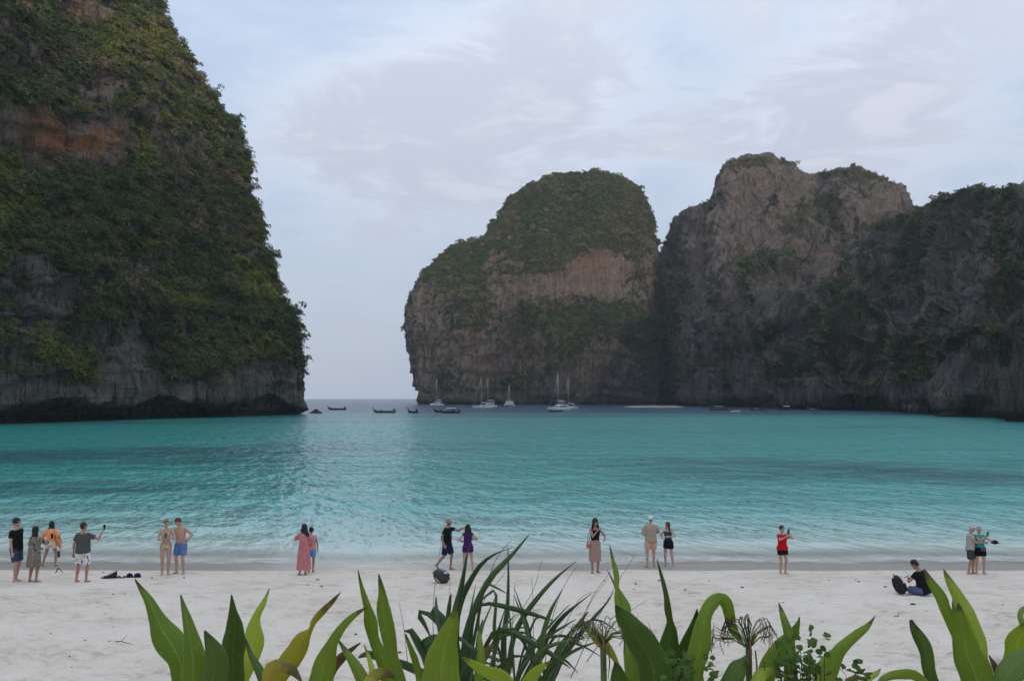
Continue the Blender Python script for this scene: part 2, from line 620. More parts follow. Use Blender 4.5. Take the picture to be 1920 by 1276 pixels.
# ------------------------------------------------------------------ limestone
def rock_material():
    m = bpy.data.materials.new('limestone')
    m.use_nodes = True
    t = NT(m.node_tree)
    pos = t.n('ShaderNodeNewGeometry', out=0)
    veg = t.n('ShaderNodeAttribute', out=2, attribute_name='veg')
    org = t.n('ShaderNodeAttribute', out=2, attribute_name='orange')
    tan = t.n('ShaderNodeAttribute', out=2, attribute_name='tan')
    st = t.noise(t.scale(pos, (0.16, 0.16, 0.018)), 1.0, 6.0, 0.65, 0.4)
    st2 = t.noise(t.scale(pos, (0.55, 0.55, 0.045)), 1.0, 5.0, 0.7, 0.3)
    gr = t.noise(pos, 0.06, 5.0, 0.65)
    fine = t.noise(pos, 0.7, 6.0, 0.7)
    c = t.mix(t.smooth(st, 0.32, 0.70), (0.160, 0.146, 0.138), (0.40, 0.355, 0.305))
    c = t.mix(t.math('MULTIPLY', t.smooth(st2, 0.51, 0.60), 0.8), c, (0.046, 0.043, 0.046))
    cal = t.noise(t.scale(pos, (0.42, 0.42, 0.05), (7, 3, 1)), 1.0, 7.0, 0.75, 0.5)
    c = t.mix(t.math('MULTIPLY', t.math('MULTIPLY', t.smooth(cal, 0.53, 0.60), t.math('ADD', 0.35, t.math('MULTIPLY', t.smooth(gr, 0.42, 0.55), 0.65))), 0.8), c, (0.46, 0.40, 0.33))
    blk = t.noise(t.scale(pos, (0.30, 0.30, 0.09), (1, 9, 4)), 1.0, 7.0, 0.75, 0.8)
    c = t.mix(t.math('MULTIPLY', t.smooth(blk, 0.56, 0.63), 0.6), c, (0.035, 0.033, 0.036))
    c = t.mix(t.math('MULTIPLY', t.smooth(gr, 0.45, 0.7), 0.35), c, (0.13, 0.105, 0.08))
    c = t.mix(t.math('MULTIPLY', tan, t.math('ADD', 0.35, t.math('MULTIPLY', t.smooth(st2, 0.62, 0.36), 0.6))), c, (0.44, 0.32, 0.235))
    c = t.mix(t.math('MULTIPLY', org, t.smooth(t.math('ADD', fine, t.math('MULTIPLY', st, 0.4)), 0.45, 0.85)), c, (0.50, 0.18, 0.070))
    scb = t.n('ShaderNodeAttribute', out=2, attribute_name='scrub')
    twg = t.smooth(t.noise(t.scale(pos, (1, 1, 0.7)), 0.9, 5.0, 0.75), 0.36, 0.66)
    c = t.mix(t.math('MULTIPLY', scb, t.math('ADD', 0.45, t.math('MULTIPLY', twg, 0.55))), c, t.mix(gr, (0.122, 0.100, 0.106), (0.180, 0.146, 0.124)))
    scr = t.mix(t.noise(pos, 0.22, 4.0, 0.65), (0.042, 0.056, 0.024), (0.10, 0.09, 0.05))
    vm = t.smooth(t.math('ADD', veg, t.math('MULTIPLY', t.math('SUBTRACT', fine, 0.5), 0.9)), 0.38, 0.62)
    c = t.mix(t.math('MULTIPLY', vm, 0.85), c, scr)
    z = t.n('ShaderNodeSeparateXYZ', pos, out=2)
    tide = t.math('MULTIPLY', t.math('SUBTRACT', 1.0, t.smooth(t.math('ADD', z, t.math('MULTIPLY', fine, 2.0)), 1.8, 4.2)), 0.8)
    c = t.mix(tide, c, (0.022, 0.021, 0.021))
    seam = t.noise(t.scale(pos, (0.07, 0.07, 1.5), (3, 1, 2)), 1.0, 5.0, 0.65, 0.5)
    seamf = t.math('SUBTRACT', 1.0, t.smooth(t.math('ABSOLUTE', t.math('SUBTRACT', seam, 0.5)), 0.0, 0.045))
    vj = t.n('ShaderNodeTexVoronoi', t.scale(pos, (0.22, 0.22, 0.022)), out=0, feature='DISTANCE_TO_EDGE')
    vjf = t.math('SUBTRACT', 1.0, t.smooth(t.math('ADD', vj, t.math('MULTIPLY', t.math('SUBTRACT', fine, 0.5), 0.12)), 0.0, 0.05))
    c = t.mix(t.math('MULTIPLY', t.math('MAXIMUM', t.math('MULTIPLY', seamf, 0.45), t.math('MULTIPLY', vjf, 0.8)), 0.6), c, (0.030, 0.028, 0.028))
    strata = t.noise(t.scale(pos, (0.05, 0.05, 1.1)), 1.0, 3.0, 0.6, 0.6)
    vor = t.n('ShaderNodeTexVoronoi', t.scale(pos, (0.45, 0.45, 0.16)), out=0, feature='DISTANCE_TO_EDGE')
    crack = t.math('SUBTRACT', 1.0, t.smooth(vor, 0.0, 0.10))
    h = t.math('ADD', t.math('MULTIPLY', t.noise(t.scale(pos, (1, 1, 0.2)), 0.42, 8.0, 0.75), 3.0), t.math('MULTIPLY', strata, 1.1))
    h = t.math('SUBTRACT', h, t.math('MULTIPLY', crack, 0.8))
    h = t.math('SUBTRACT', h, t.math('ADD', t.math('MULTIPLY', seamf, 0.35), t.math('MULTIPLY', vjf, 1.3)))
    b = t.n('ShaderNodeBump', out=None)
    b.inputs['Strength'].default_value = 1.0
    b.inputs['Distance'].default_value = 1.0
    t._set(b.inputs['Height'], h)
    t.n('ShaderNodeOutputMaterial', t.n('ShaderNodeBsdfPrincipled', Base_Color=c, Roughness=0.9, Normal=b.outputs[0], Specular_IOR_Level=0.15))
    return m


M_ROCK = rock_material()


def grid_normals(G):
    du = np.gradient(G, axis=1)
    dv = np.gradient(G, axis=0)
    n = np.cross(du, dv)
    return n / (np.linalg.norm(n, axis=-1, keepdims=True) + 1e-9)


def catmull(pts, n):
    pts = np.asarray(pts, float)
    d = np.concatenate([[0], np.cumsum(np.linalg.norm(np.diff(pts, axis=0), axis=1))])
    tt = np.linspace(0, d[-1], n)
    out = np.zeros((n, pts.shape[1]))
    m_ = np.gradient(pts, d, axis=0)
    i = np.clip(np.searchsorted(d, tt, side='right') - 1, 0, len(pts) - 2)
    h = (d[i + 1] - d[i])
    s = ((tt - d[i]) / h)[:, None]
    h = h[:, None]
    return ((2 * s**3 - 3 * s**2 + 1) * pts[i] + (s**3 - 2 * s**2 + s) * h * m_[i] + (-2 * s**3 + 3 * s**2) * pts[i + 1] + (s**3 - s**2) * h * m_[i + 1])


def patches(P, lst):
    px, py = proj(P)
    r = np.zeros(px.shape)
    for e in lst:
        cx, cy, rx, ry, w = e[:5]
        a = math.radians(e[5]) if len(e) > 5 else 0.0
        dx, dy = px - cx, py - cy
        u = (dx * math.cos(a) + dy * math.sin(a)) / rx
        v = (-dx * math.sin(a) + dy * math.cos(a)) / ry
        r = r + w * np.exp(-(u * u + v * v) ** 1.6)
    return r


CLIFFS = []


def make_cliff(G, amps, veg_base, veg_p, orange_p, tan_p, seed, flip=False, scrub=0.2, fix=None, keep=None, slabs=((26, 3.6, 9.0, 4), (9, 5.0, 3.8, 3)), joints=((22, 5.0, 6.0, .16), (10, 5.0, 3.2, .16), (5, 6.0, 1.6, .2)), ledge=13.0, ledge_a=2.6):
    """displace grid G (rows up, columns along), colour it, link it"""
    n = grid_normals(G)
    if flip:
        n = -n
    d = 0
    for (wl_, zs, a) in amps:
        d = d + a * fbm(G / np.array([wl_, wl_, wl_ * zs]), 3, seed + int(wl_ * 3))
    # slabs: terraced noise; joints: sharp vertical crevices; ledges: bands that follow the height
    Gw = G + 2.5 * np.stack([vnoise(G / 7.0, seed + 21), vnoise(G / 7.0, seed + 22), vnoise(G / 7.0, seed + 23)], -1)
    for (sc_, zs, amp, lev) in slabs:
        q = lev * fbm(Gw / np.array([sc_, sc_, sc_ * zs]), 3, seed + 31 + int(sc_))
        fl = np.floor(q)
        d = d + amp * (fl + sstep(q - fl, 0.30, 0.62)) / lev
    for (sc_, zs, amp, w_) in joints:
        r = 1 - np.abs(vnoise(Gw / np.array([sc_, sc_, sc_ * zs]), seed + 3 + int(sc_)))
        gate = 0.4 + 0.6 * sstep(vnoise(G / np.array([30, 30, 30.0]), seed + 61), -0.3, 0.3)
        d = d - amp * gate * np.clip((r - (1 - w_)) / w_, 0, 1) ** 1.5
    q = (G[..., 2] + 7 * fbm(G / 26.0, 2, seed + 9)) / ledge
    fl = q - np.floor(q)
    d = d + ledge_a * (1 - sstep(fl, 0.0, 0.75)) * (0.3 + 0.7 * sstep(vnoise(G / np.array([22, 22, 14.0]), seed + 62), -0.2, 0.5))
    if keep is not None:
        d = d * keep
    G2 = G + n * d[..., None]
    if fix is not None:
        G2 = fix(G2)
    n2 = grid_normals(G2)
    if flip:
        n2 = -n2
    v = veg_base + 0.46 * fbm(G2 / np.array([17, 17, 13.0]), 5, seed + 50, 0.62) + patches(G2, veg_p) + 0.55 * (n2[..., 2] - 0.22)
    v = v - 1.5 * (1 - sstep(G2[..., 2], 5, 11))
    og = patches(G2, orange_p)
    tn = patches(G2, tan_p)
    me = mesh_np('cliff', G2.reshape(-1, 3), grid_faces(*G2.shape[:2]) if not flip else grid_faces(*G2.shape[:2])[:, ::-1], True,
                 {'veg': np.clip(v, 0, 1).ravel(), 'orange': np.clip(og, 0, 1).ravel(), 'tan': np.clip(tn, 0, 1).ravel(), 'scrub': np.full(tn.size, scrub)})
    o = link('cliff', me, M_ROCK, kind='structure')
    CLIFFS.append((G2, n2, v))
    return o


# --- the near wall on the left: a cliff running away along the bay and ending in a nose
plan = catmull([(-380, 95), (-250, 112), (-165, 132), (-122, 150), (-103, 172), (-93, 200), (-82, 226), (-72, 248), (-67.5, 263), (-74, 279), (-97, 295), (-145, 315), (-240, 335), (-380, 340)], 520)
sil = [(300, 0), (318, 50), (340, 100), (372, 150), (410, 200), (452, 240), (474, 300), (478, 350), (490, 400), (498, 450), (512, 500), (530, 550), (557, 600), (567, 650), (578, 700), (578, 745)]
zt, xt = [], []
for px, py in sil[::-1]:
    dd = 263 + 0.42 * (578 - px) / F * 263
    p = at(px, py, dd)
    zt.append(p[2])
    xt.append(p[0])
zt, xt = np.array(zt), np.array(xt) - xt[0]
zt = np.append(zt, [zt[-1] + 40, zt[-1] + 75])
xt = np.append(xt, [xt[-1] - 34, xt[-1] - 95])
zl = np.concatenate([np.arange(-3, 10, 0.45), np.arange(10, zt[-1], 0.62)])
sh = np.interp(zl, zt, xt)                                   # negative: how far the nose has drawn back
Gp = np.zeros((len(zl), len(plan), 3))
tang = np.gradient(plan, axis=0)
tang /= np.linalg.norm(tang, axis=1, keepdims=True)
outn = np.stack([tang[:, 1], -tang[:, 0]], -1)               # right of travel = outwards over the bay
frontness = sstep(plan[:, 1], 120, 262)
for i, z in enumerate(zl):
    k = 0.50 + 0.50 * frontness
    shift = -sh[i] * k
    # move back along a direction that is mostly -x
    Gp[i, :, 0] = plan[:, 0] - shift * 0.97
    Gp[i, :, 1] = plan[:, 1] + shift * 0.36 * (1 - 1.0 * sstep(plan[:, 1], 262, 330))
    Gp[i, :, 2] = z
u_al = np.arange(len(plan)) / 14.0
lip = 6.4 + 2.2 * vnoise(np.stack([u_al, u_al * 0, u_al * 0], -1), 90) + 0.9 * vnoise(np.stack([u_al * 4.1, u_al * 0 + 4, u_al * 0], -1), 91)
lip = lip - 2.5 * sstep(plan[:, 1], 236, 262) - 2.2 * (1 - sstep(plan[:, 1], 150, 182))
depth_in = 9.5 - 5.5 * sstep(plan[:, 1], 232, 256) - 5.0 * (1 - sstep(plan[:, 1], 150, 185))
cut = sstep(lip[None, :] - zl[:, None], 0.0, 2.2) * depth_in[None, :]
Gp[..., 0] -= outn[None, :, 0] * cut
Gp[..., 1] -= outn[None, :, 1] * cut
vegL = [(60, 255, 85, 55, -.75, 30), (185, 265, 50, 45, -.75), (165, 20, 60, 25, -.7), (262, 122, 26, 14, -.4), (205, 165, 40, 35, -.45), (378, 270, 14, 40, -.5), (315, 150, 14, 20, -.35), (110, 70, 30, 20, -.2),
        (278, 490, 22, 34, -.5), (85, 540, 45, 60, -.5), (75, 610, 34, 50, -.4), (25, 560, 24, 130, -.4), (235, 672, 60, 50, -.7), (345, 640, 18, 40, -.5), (480, 700, 60, 28, -.5), (330, 725, 120, 16, -.5), (540, 720, 40, 24, -.6),
        (430, 470, 40, 90, -.1), (130, 690, 50, 40, .45), (240, 570, 90, 40, .3), (110, 400, 100, 60, .2), (430, 640, 60, 40, .15), (340, 690, 60, 18, .35), (250, 350, 120, 40, .2)]
orgL = [(90, 255, 55, 42, 1.0, 30), (180, 268, 16, 28, 1.5), (155, 272, 12, 14, 1.1), (210, 255, 20, 24, .5), (205, 65, 18, 12, .6), (128, 275, 12, 12, .7), (150, 20, 40, 14, .4), (265, 115, 16, 9, .6), (125, 130, 6, 14, .5), (340, 300, 12, 24, .3)]
tanL = [(60, 245, 85, 58, 1.0, 30), (195, 265, 50, 48, 1.0), (150, 15, 60, 20, .8), (265, 122, 28, 14, .6), (205, 165, 40, 36, .35), (378, 275, 14, 46, .5), (245, 665, 60, 50, .15), (345, 640, 14, 40, .35), (475, 700, 60, 30, .1)]
keep = np.ones(Gp.shape[:2]) * (0.45 + 0.55 * sstep(zl, 3, 14))[:, None]
def fix_edge(G2, table, side, margin):
    px, py = proj(G2)
    ok = (G2[..., 1] > 60)
    pxx = np.where(ok, px, -1e9 if side > 0 else 1e9)
    j = pxx.argmax(1) if side > 0 else pxx.argmin(1)
    ii = np.arange(len(j))
    ex, ey, dep_ = px[ii, j], py[ii, j], G2[ii, j, 1]
    t_ = sorted((b, a) for a, b in table) if side > 0 else sorted((b, a) for a, b in table)
    want = np.interp(ey, [a for a, b in t_], [b for a, b in t_]) - side * margin
    k = np.exp(-np.linspace(-2, 2, 31) ** 2)
    dx = np.convolve(np.pad((want - ex) / F * dep_, 15, mode='edge'), k / k.sum(), mode='valid')
    return dx


def fix_left(G2):
    G2 = G2.copy()
    G2[..., 0] += fix_edge(G2, sil, 1, 7)[:, None] * sstep(G2[..., 1], 150, 250)
    return G2


def fix_dome(G2):
    G2 = G2.copy()
    w = np.linspace(0, 1, 1)
    dr = fix_edge(G2, [(b, a) for a, b in Rt], 1, 2)
    dl = fix_edge(G2, [(b, a) for a, b in Lt], -1, 2)
    x0, x1 = G2[..., 0].min(1, keepdims=True), G2[..., 0].max(1, keepdims=True)
    f = (G2[..., 0] - x0) / (x1 - x0 + 1e-6)
    top_ = (np.arange(G2.shape[0]) < G2.shape[0] - 14)[:, None]
    G2[..., 0] += (dl[:, None] * (1 - f) + dr[:, None] * f) * top_
    return G2


make_cliff(Gp, [(46, 1.0, 4.5), (19, 1.3, 3.2), (8, 1.6, 1.7), (3.2, 1.2, 0.8)], 0.44, vegL, orgL, tanL, 100, flip=False, scrub=0.0, fix=fix_left, keep=keep, slabs=((15, 2.0, 5.0, 5), (6, 2.0, 2.2, 4)), joints=((12, 4.0, 3.0, .17), (5, 4.0, 1.5, .18)), ledge=6.0, ledge_a=1.4)

# --- the dome in the middle of the bay
Lt = [(757, 806), (748, 782), (720, 773), (700, 770), (640, 758), (590, 756), (555, 766), (510, 789), (475, 823), (460, 862), (452, 893), (430, 910), (385, 945), (350, 985), (330, 1037), (321, 1085), (318, 1112)]
Rt = [(757, 1263), (700, 1259), (620, 1252), (520, 1245), (470, 1239), (410, 1228), (375, 1215), (345, 1190), (330, 1165), (321, 1138), (318, 1118)]
YC = 725.0
ztop = at(1115, 318, YC)[2]
tt = np.linspace(0, 1, 190)
zl = -3 + (ztop + 3) * (1 - (1 - tt) ** 1.35)
th = np.linspace(0, 2 * math.pi, 430)
Gp = np.zeros((len(zl), len(th), 3))
for i, z in enumerate(zl):
    py_ = 745 - (z - CAMZ) * F / YC
    xl = np.interp(py_, [a for a, b in Lt][::-1], [b for a, b in Lt][::-1])
    xr = np.interp(py_, [a for a, b in Rt][::-1], [b for a, b in Rt][::-1])
    xl, xr = (xl - 960) / F * YC, (xr - 960) / F * YC
    q = np.clip(z / ztop, 0, 1)
    a, cx = (xr - xl) / 2, (xr + xl) / 2
    yf = 640 + 70 * q ** 2.4
    b = max((YC - yf) * math.sqrt(max(1 - q ** 5, 0)), 0.5)
    ex = 2.0 / (2.0 + 0.9 * (1 - q))
    c_, s_ = np.cos(th), np.sin(th)
    rx_ = np.sign(c_) * np.abs(c_) ** ex
    ry_ = np.sign(s_) * np.abs(s_) ** ex
    Gp[i, :, 0] = cx + a * rx_
    Gp[i, :, 1] = YC + b * ry_
    Gp[i, :, 2] = z
# a buttress in front on the right, a bay on its left, a ledge above it
fx = (Gp[..., 0] / Gp[..., 1]) * F + 960
front = sstep(-(Gp[..., 1] - YC), 5, 40)
zz_ = Gp[..., 2]
ledge = 78 - 0.18 * np.abs(fx - 1120) + 6 * vnoise(np.stack([fx / 60, fx * 0, fx * 0], -1), 71)
Gp[..., 1] -= front * 17 * sstep(fx, 1015, 1050) * (1 - sstep(fx, 1225, 1262)) * (1 - sstep(zz_, ledge - 8, ledge + 10))
Gp[..., 1] += front * 9 * np.exp(-((fx - 985) / 28) ** 2) * (1 - sstep(zz_, 70, 110))
Gp[..., 1] -= front * 8 * np.exp(-((fx - 880) / 40) ** 2) * (1 - sstep(zz_, 60, 90))
Gp[..., 1] += front * 14 * np.exp(-((fx - 905) / 30) ** 2) * sstep(zz_, 80, 120)
und = (1 - sstep(zz_, 1.5, 5.5)) * 6.0
cxy = np.stack([Gp[..., 0] - Gp[..., 0].mean(1, keepdims=True), Gp[..., 1] - YC], -1)
cxy /= np.linalg.norm(cxy, axis=-1, keepdims=True) + 1e-6
Gp[..., :2] -= cxy * und[..., None]
vegC = [(800, 640, 30, 30, .25), (950, 640, 40, 30, .2), (985, 590, 40, 40, .3), (1200, 690, 26, 50, .25), (870, 610, 40, 26, .3), (1080, 560, 50, 16, .3), (820, 520, 26, 34, .3),(1090, 380, 170, 75, .55), (1000, 400, 90, 50, .2), (1120, 525, 65, 60, -.75), (1010, 545, 90, 28, -.45, -10), (930, 520, 40, 50, -.25), (1228, 520, 16, 90, -.4), (1035, 600, 60, 26, .5, 20), (1120, 585, 75, 22, .55), (1080, 640, 22, 50, .45, 40), (1190, 625, 60, 28, .5, 15),
        (880, 545, 32, 60, .5, -25), (880, 480, 60, 26, .35, -30), (1030, 480, 60, 26, .3), (800, 560, 30, 60, -.3), (860, 660, 60, 60, -.35), (1120, 700, 90, 50, -.45), (920, 680, 60, 60, -.35), (785, 700, 26, 60, -.45), (840, 700, 24, 30, .3), (955, 717, 14, 8, .8), (1040, 692, 14, 6, .6), (1120, 460, 100, 20, .3)]
orgC = [(1110, 500, 40, 22, .35), (1060, 560, 20, 20, .3), (1230, 545, 12, 50, .3), (900, 690, 8, 30, .3)]
tanC = [(1125, 520, 62, 55, .75), (1020, 545, 80, 26, .5), (930, 520, 60, 50, .35), (1228, 520, 18, 90, .6), (800, 555, 14, 26, .6), (785, 710, 22, 50, .6), (880, 650, 45, 70, .55), (1090, 690, 80, 50, .45), (1175, 690, 30, 60, .4), (920, 700, 20, 40, .4)]
make_cliff(Gp, [(70, 1.2, 5.5), (28, 1.8, 4.6), (11, 2.6, 2.6), (5, 2.2, 1.1)], 0.42, vegC, orgC, tanC, 300, flip=False, scrub=0.14, fix=fix_dome, keep=np.ones(Gp.shape[:2]) * (0.35 + 0.65 * sstep(ztop - zl, 0, 30))[:, None])

# --- the massif that closes the bay on the right and comes towards the beach
ridge = [(1205, 560), (1225, 520), (1238, 478), (1250, 452), (1262, 425), (1280, 396), (1300, 388), (1330, 380), (1337, 345), (1343, 325), (1352, 308), (1370, 299), (1395, 293), (1440, 289), (1470, 294), (1490, 304), (1502, 314), (1530, 311), (1548, 314), (1565, 323), (1580, 326), (1610, 320), (1640, 326), (1660, 336), (1690, 362), (1714, 388), (1724, 393), (1745, 385), (1770, 366), (1800, 357), (1850, 352), (1920, 356), (2000, 345), (2150, 300), (2400, 180), (2700, 60)]
rpx, rpy = np.array(ridge, float).T
pxs = np.concatenate([np.arange(1205, 1960, 1.9), np.arange(1960, 2700, 6.0)])
top = np.interp(pxs, rpx, rpy)
Dr = np.interp(pxs, [1205, 1238, 1262, 1300, 1440, 1600, 1690, 1714, 1730, 1770, 1850, 1920, 2100, 2700], [860, 840, 760, 680, 655, 600, 560, 530, 470, 420, 370, 335, 270, 190])
Db = np.interp(pxs, [1205, 1252, 1264, 1276, 1292, 1400, 1530, 1700, 1800, 1880, 1960, 2100, 2700], [880, 860, 760, 600, 545, 460, 385, 305, 258, 225, 205, 180, 120])
tr = np.concatenate([np.linspace(0, 1, 240), np.linspace(1.012, 1.5, 36)])
Gp = np.zeros((len(tr), len(pxs), 3))
for j, px in enumerate(pxs):
    yb = 745 + (CAMZ + 3) * F / Db[j]
    t1 = np.clip(tr, 0, 1)
    py_ = yb + (top[j] - yb) * t1
    g = 0.10 * t1 + 0.55 * sstep(t1, 0.35, 0.80) + 0.35 * t1 ** 4
    D = Db[j] + (Dr[j] - Db[j]) * g
    k = np.array([px_dir(px, q) for q in py_])
    P = np.array([0, 0, CAMZ]) + k * (D / k[:, 1])[:, None]
    bk = tr > 1
    e = (tr[bk] - 1) / 0.5
    P[bk, 1] += 150 * e
    P[bk, 0] += 150 * e * u if False else 150 * e * (px - 960) / F
    P[bk, 2] -= 0.9 * P[bk, 2] * e ** 1.5
    Gp[:, j] = P
FX, FY = proj(Gp)
# relief: gullies, the sunlit shelf, the nearer buttress on the right edge
push = np.zeros(FX.shape)
push += -26 * sstep(FX - (1905 - 0.55 * (FY - 380)) , -25, 30) * sstep(FY, 395, 470) * (tr <= 1)[:, None]
push += 16 * np.exp(-((FX - (1690 - 0.9 * (FY - 400))) / 42) ** 2) * sstep(FY, 380, 430) * (1 - sstep(FY, 640, 720))
push += -14 * np.exp(-((FX - (1330 + 0.0 * FY)) / 40) ** 2) * sstep(FY, 380, 420) * (1 - sstep(FY, 560, 680))
push += 10 * np.exp(-((FX - 1405) / 22) ** 2) * sstep(FY, 420, 500)
push += 12 * np.exp(-((FX - 1535) / 26) ** 2) * (1 - sstep(FY, 360, 470))
push += -9 * np.exp(-((FX - 1600) / 40) ** 2) * (1 - sstep(FY, 380, 480))
shelf = 508 - 0.20 * (FX - 1350)
push += -18 * sstep(FY, shelf, shelf + 26) * sstep(FX, 1300, 1380) * (1 - sstep(FX, 1540, 1640))
Gp[..., 1] += push
Gp[..., 0] += push * (FX - 960) / F
und = (1 - sstep(Gp[..., 2] + 1.6 * vnoise(Gp / np.array([7, 7, 50.]), 77), 3.0, 6.5)) * 8.0
Gp[..., 1] += und * 0.55
Gp[..., 0] += und * 0.85
vegR = [(1520, 320, 200, 22, .25), (1500, 400, 120, 26, .18), (1560, 440, 30, 60, .25), (1400, 470, 60, 20, .25), (1350, 560, 60, 40, .12),(1440, 300, 110, 14, .4), (1620, 335, 90, 18, .35), (1370, 315, 24, 26, .2), (1600, 560, 90, 60, .42, -35), (1590, 610, 70, 30, .3), (1660, 470, 60, 60, .35, -30), (1450, 492, 90, 22, .45, -12), (1620, 655, 90, 40, .28), (1800, 372, 90, 22, .5), (1890, 470, 45, 110, .45), (1860, 570, 40, 60, .3, 30), (1830, 650, 50, 40, .3),
        (1365, 640, 40, 50, .2), (1470, 690, 40, 30, .2), (1490, 420, 40, 40, .3), (1540, 380, 60, 30, .25), (1760, 600, 60, 100, -.2), (1780, 440, 60, 60, -.25), (1420, 590, 90, 40, -.2), (1430, 350, 80, 40, -.35), (1420, 720, 30, 40, -.4), (1640, 380, 50, 22, -.3), (1296, 560, 30, 150, -.35), (1890, 700, 60, 60, -.2), (1530, 470, 50, 12, -.3)]
tanR = [(1440, 340, 90, 40, .35), (1660, 375, 70, 30, .35), (1540, 470, 60, 14, .5, -15), (1480, 530, 40, 14, .4), (1292, 500, 34, 120, .5), (1425, 715, 16, 40, .5), (1470, 420, 120, 60, .08), (1790, 430, 80, 50, .12), (1880, 700, 60, 70, .12)]  # tan rock; the upper patches also paint in sunlight on the top
orgR = [(1545, 478, 24, 8, .35), (1280, 520, 20, 40, .2)]
make_cliff(Gp, [(60, 1.0, 6.5), (24, 2.5, 3.4), (10, 3.5, 1.8), (4.5, 3.0, 0.8)], 0.52, vegR, orgR, tanR, 500, flip=True, scrub=0.52, keep=np.ones(Gp.shape[:2]) * np.where(tr > 0.93, 0.5, 1.0)[:, None])

# --- the ridge behind the beach: it keeps the low sun off the sand and the bay
bx = np.linspace(-1000, 1000, 150)
bt = np.linspace(0, 1, 40)
Gp = np.zeros((len(bt), len(bx), 3))
for i, q in enumerate(bt):
    Gp[i, :, 0] = bx
    Gp[i, :, 1] = -470 - 130 * q ** 1.6 + 0.00020 * bx ** 2
    Gp[i, :, 2] = 2 + (246 + 14 * vnoise(np.stack([bx / 90, bx * 0, bx * 0], -1), 33)) * q
make_cliff(Gp[:, ::-1], [(60, 1.0, 8.0), (20, 1.5, 4.0)], 0.6, [], [], [], 700, flip=True)
# ------------------------------------------------------------------ cliff vegetation: bush instances (nobody could count them)
def foliage_material(name, dark, mid, light, dryc, nscale):
    m = bpy.data.materials.new(name)
    m.use_nodes = True
    t = NT(m.node_tree)
    oi = t.n('ShaderNodeObjectInfo', out=None)
    loc, rnd = oi.outputs['Location'], oi.outputs['Random']
    n1 = t.noise(loc, nscale, 3.0, 0.6)
    n2 = t.noise(t.vmath('ADD', loc, (130.0, 40.0, 7.0)), nscale * 2.3, 3.0, 0.6)
    c = t.mix(t.smooth(n1, 0.42, 0.64), dark, mid)
    c = t.mix(t.math('MULTIPLY', t.smooth(t.math('ADD', t.math('MULTIPLY', n1, 0.92), t.math('MULTIPLY', rnd, 0.16)), 0.56, 0.74), 0.9), c, light)
    c = t.mix(t.math('MULTIPLY', t.smooth(t.math('ADD', n2, t.math('MULTIPLY', rnd, 0.30)), 0.70, 0.84), 0.85), c, dryc)
    v = t.math('ADD', 0.72, t.math('MULTIPLY', t.n('ShaderNodeTexWhiteNoise', rnd, out=0, noise_dimensions='1D') if False else rnd, 0.5))
    c = t.mix(1.0, c, t.n('ShaderNodeCombineColor', v, v, v), 'MULTIPLY')
    d = t.n('ShaderNodeBsdfPrincipled', Base_Color=c, Roughness=0.75, Specular_IOR_Level=0.12)
    tr = t.n('ShaderNodeBsdfTranslucent', c)
    t.n('ShaderNodeOutputMaterial', t.n('ShaderNodeMixShader', 0.25, d, tr))
    return m


M_LEAF_NEAR = foliage_material('cliff_leaves_near', (0.082, 0.116, 0.050), (0.145, 0.170, 0.050), (0.205, 0.205, 0.046), (0.20, 0.145, 0.095), 0.045)
M_LEAF_FAR = foliage_material('cliff_leaves_far', (0.044, 0.080, 0.036), (0.076, 0.106, 0.040), (0.130, 0.132, 0.046), (0.14, 0.110, 0.065), 0.022)
M_TWIG = foliage_material('bare_scrub', (0.082, 0.068, 0.066), (0.098, 0.082, 0.074), (0.070, 0.072, 0.045), (0.12, 0.09, 0.065), 0.03)


def bush_mesh(name, mat, nleaf, size, seed, flat=0.8, sub=5):
    r = np.random.default_rng(seed)
    # leaf clumps gathered in several lobes, so that the crown is uneven
    cen = r.normal(size=(sub, 3)) * np.array([0.50, 0.50, 0.34])
    cen[:, 2] += 0.35
    rad = r.uniform(0.36, 0.60, sub)
    which = r.integers(0, sub, nleaf)
    d = r.normal(size=(nleaf, 3))
    d /= np.linalg.norm(d, axis=1, keepdims=True)
    d[:, 2] = np.where(d[:, 2] < -0.25, -d[:, 2] * 0.6, d[:, 2])
    P = cen[which] + d * (rad[which] * r.uniform(0.72, 1.08, nleaf))[:, None] * np.array([1, 1, flat])
    nrm = d + r.normal(size=(nleaf, 3)) * 0.55 + np.array([0, 0, 0.35])
    nrm /= np.linalg.norm(nrm, axis=1, keepdims=True)
    a = np.cross(nrm, r.normal(size=(nleaf, 3)))
    a /= np.linalg.norm(a, axis=1, keepdims=True)
    b = np.cross(nrm, a)
    s = size * r.uniform(0.6, 1.3, nleaf)
    w = s * r.uniform(0.45, 0.8, nleaf)
    V = np.stack([P - a * s[:, None], P - b * w[:, None] - nrm * 0.15 * s[:, None], P + a * s[:, None], P + b * w[:, None] - nrm * 0.15 * s[:, None]], 1).reshape(-1, 3)
    me = mesh_np(name, V, np.arange(nleaf * 4).reshape(-1, 4), False)
    me.materials.append(mat)
    return me


def twig_mesh(name, mat, n, seed):
    r = np.random.default_rng(seed)
    base = r.normal(size=(n, 3)) * np.array([.25, .25, .08])
    d = r.normal(size=(n, 3)) + np.array([0, 0, 0.9])
    d /= np.linalg.norm(d, axis=1, keepdims=True)
    L = r.uniform(0.5, 1.1, n)[:, None]
    a = np.cross(d, r.normal(size=(n, 3)))
    a /= np.linalg.norm(a, axis=1, keepdims=True)
    w = 0.085
    V = np.stack([base - a * w, base + a * w, base + d * L + a * w * .5, base + d * L - a * w * .5], 1).reshape(-1, 3)
    me = mesh_np(name, V, np.arange(n * 4).reshape(-1, 4), False)
    me.materials.append(mat)
    return me


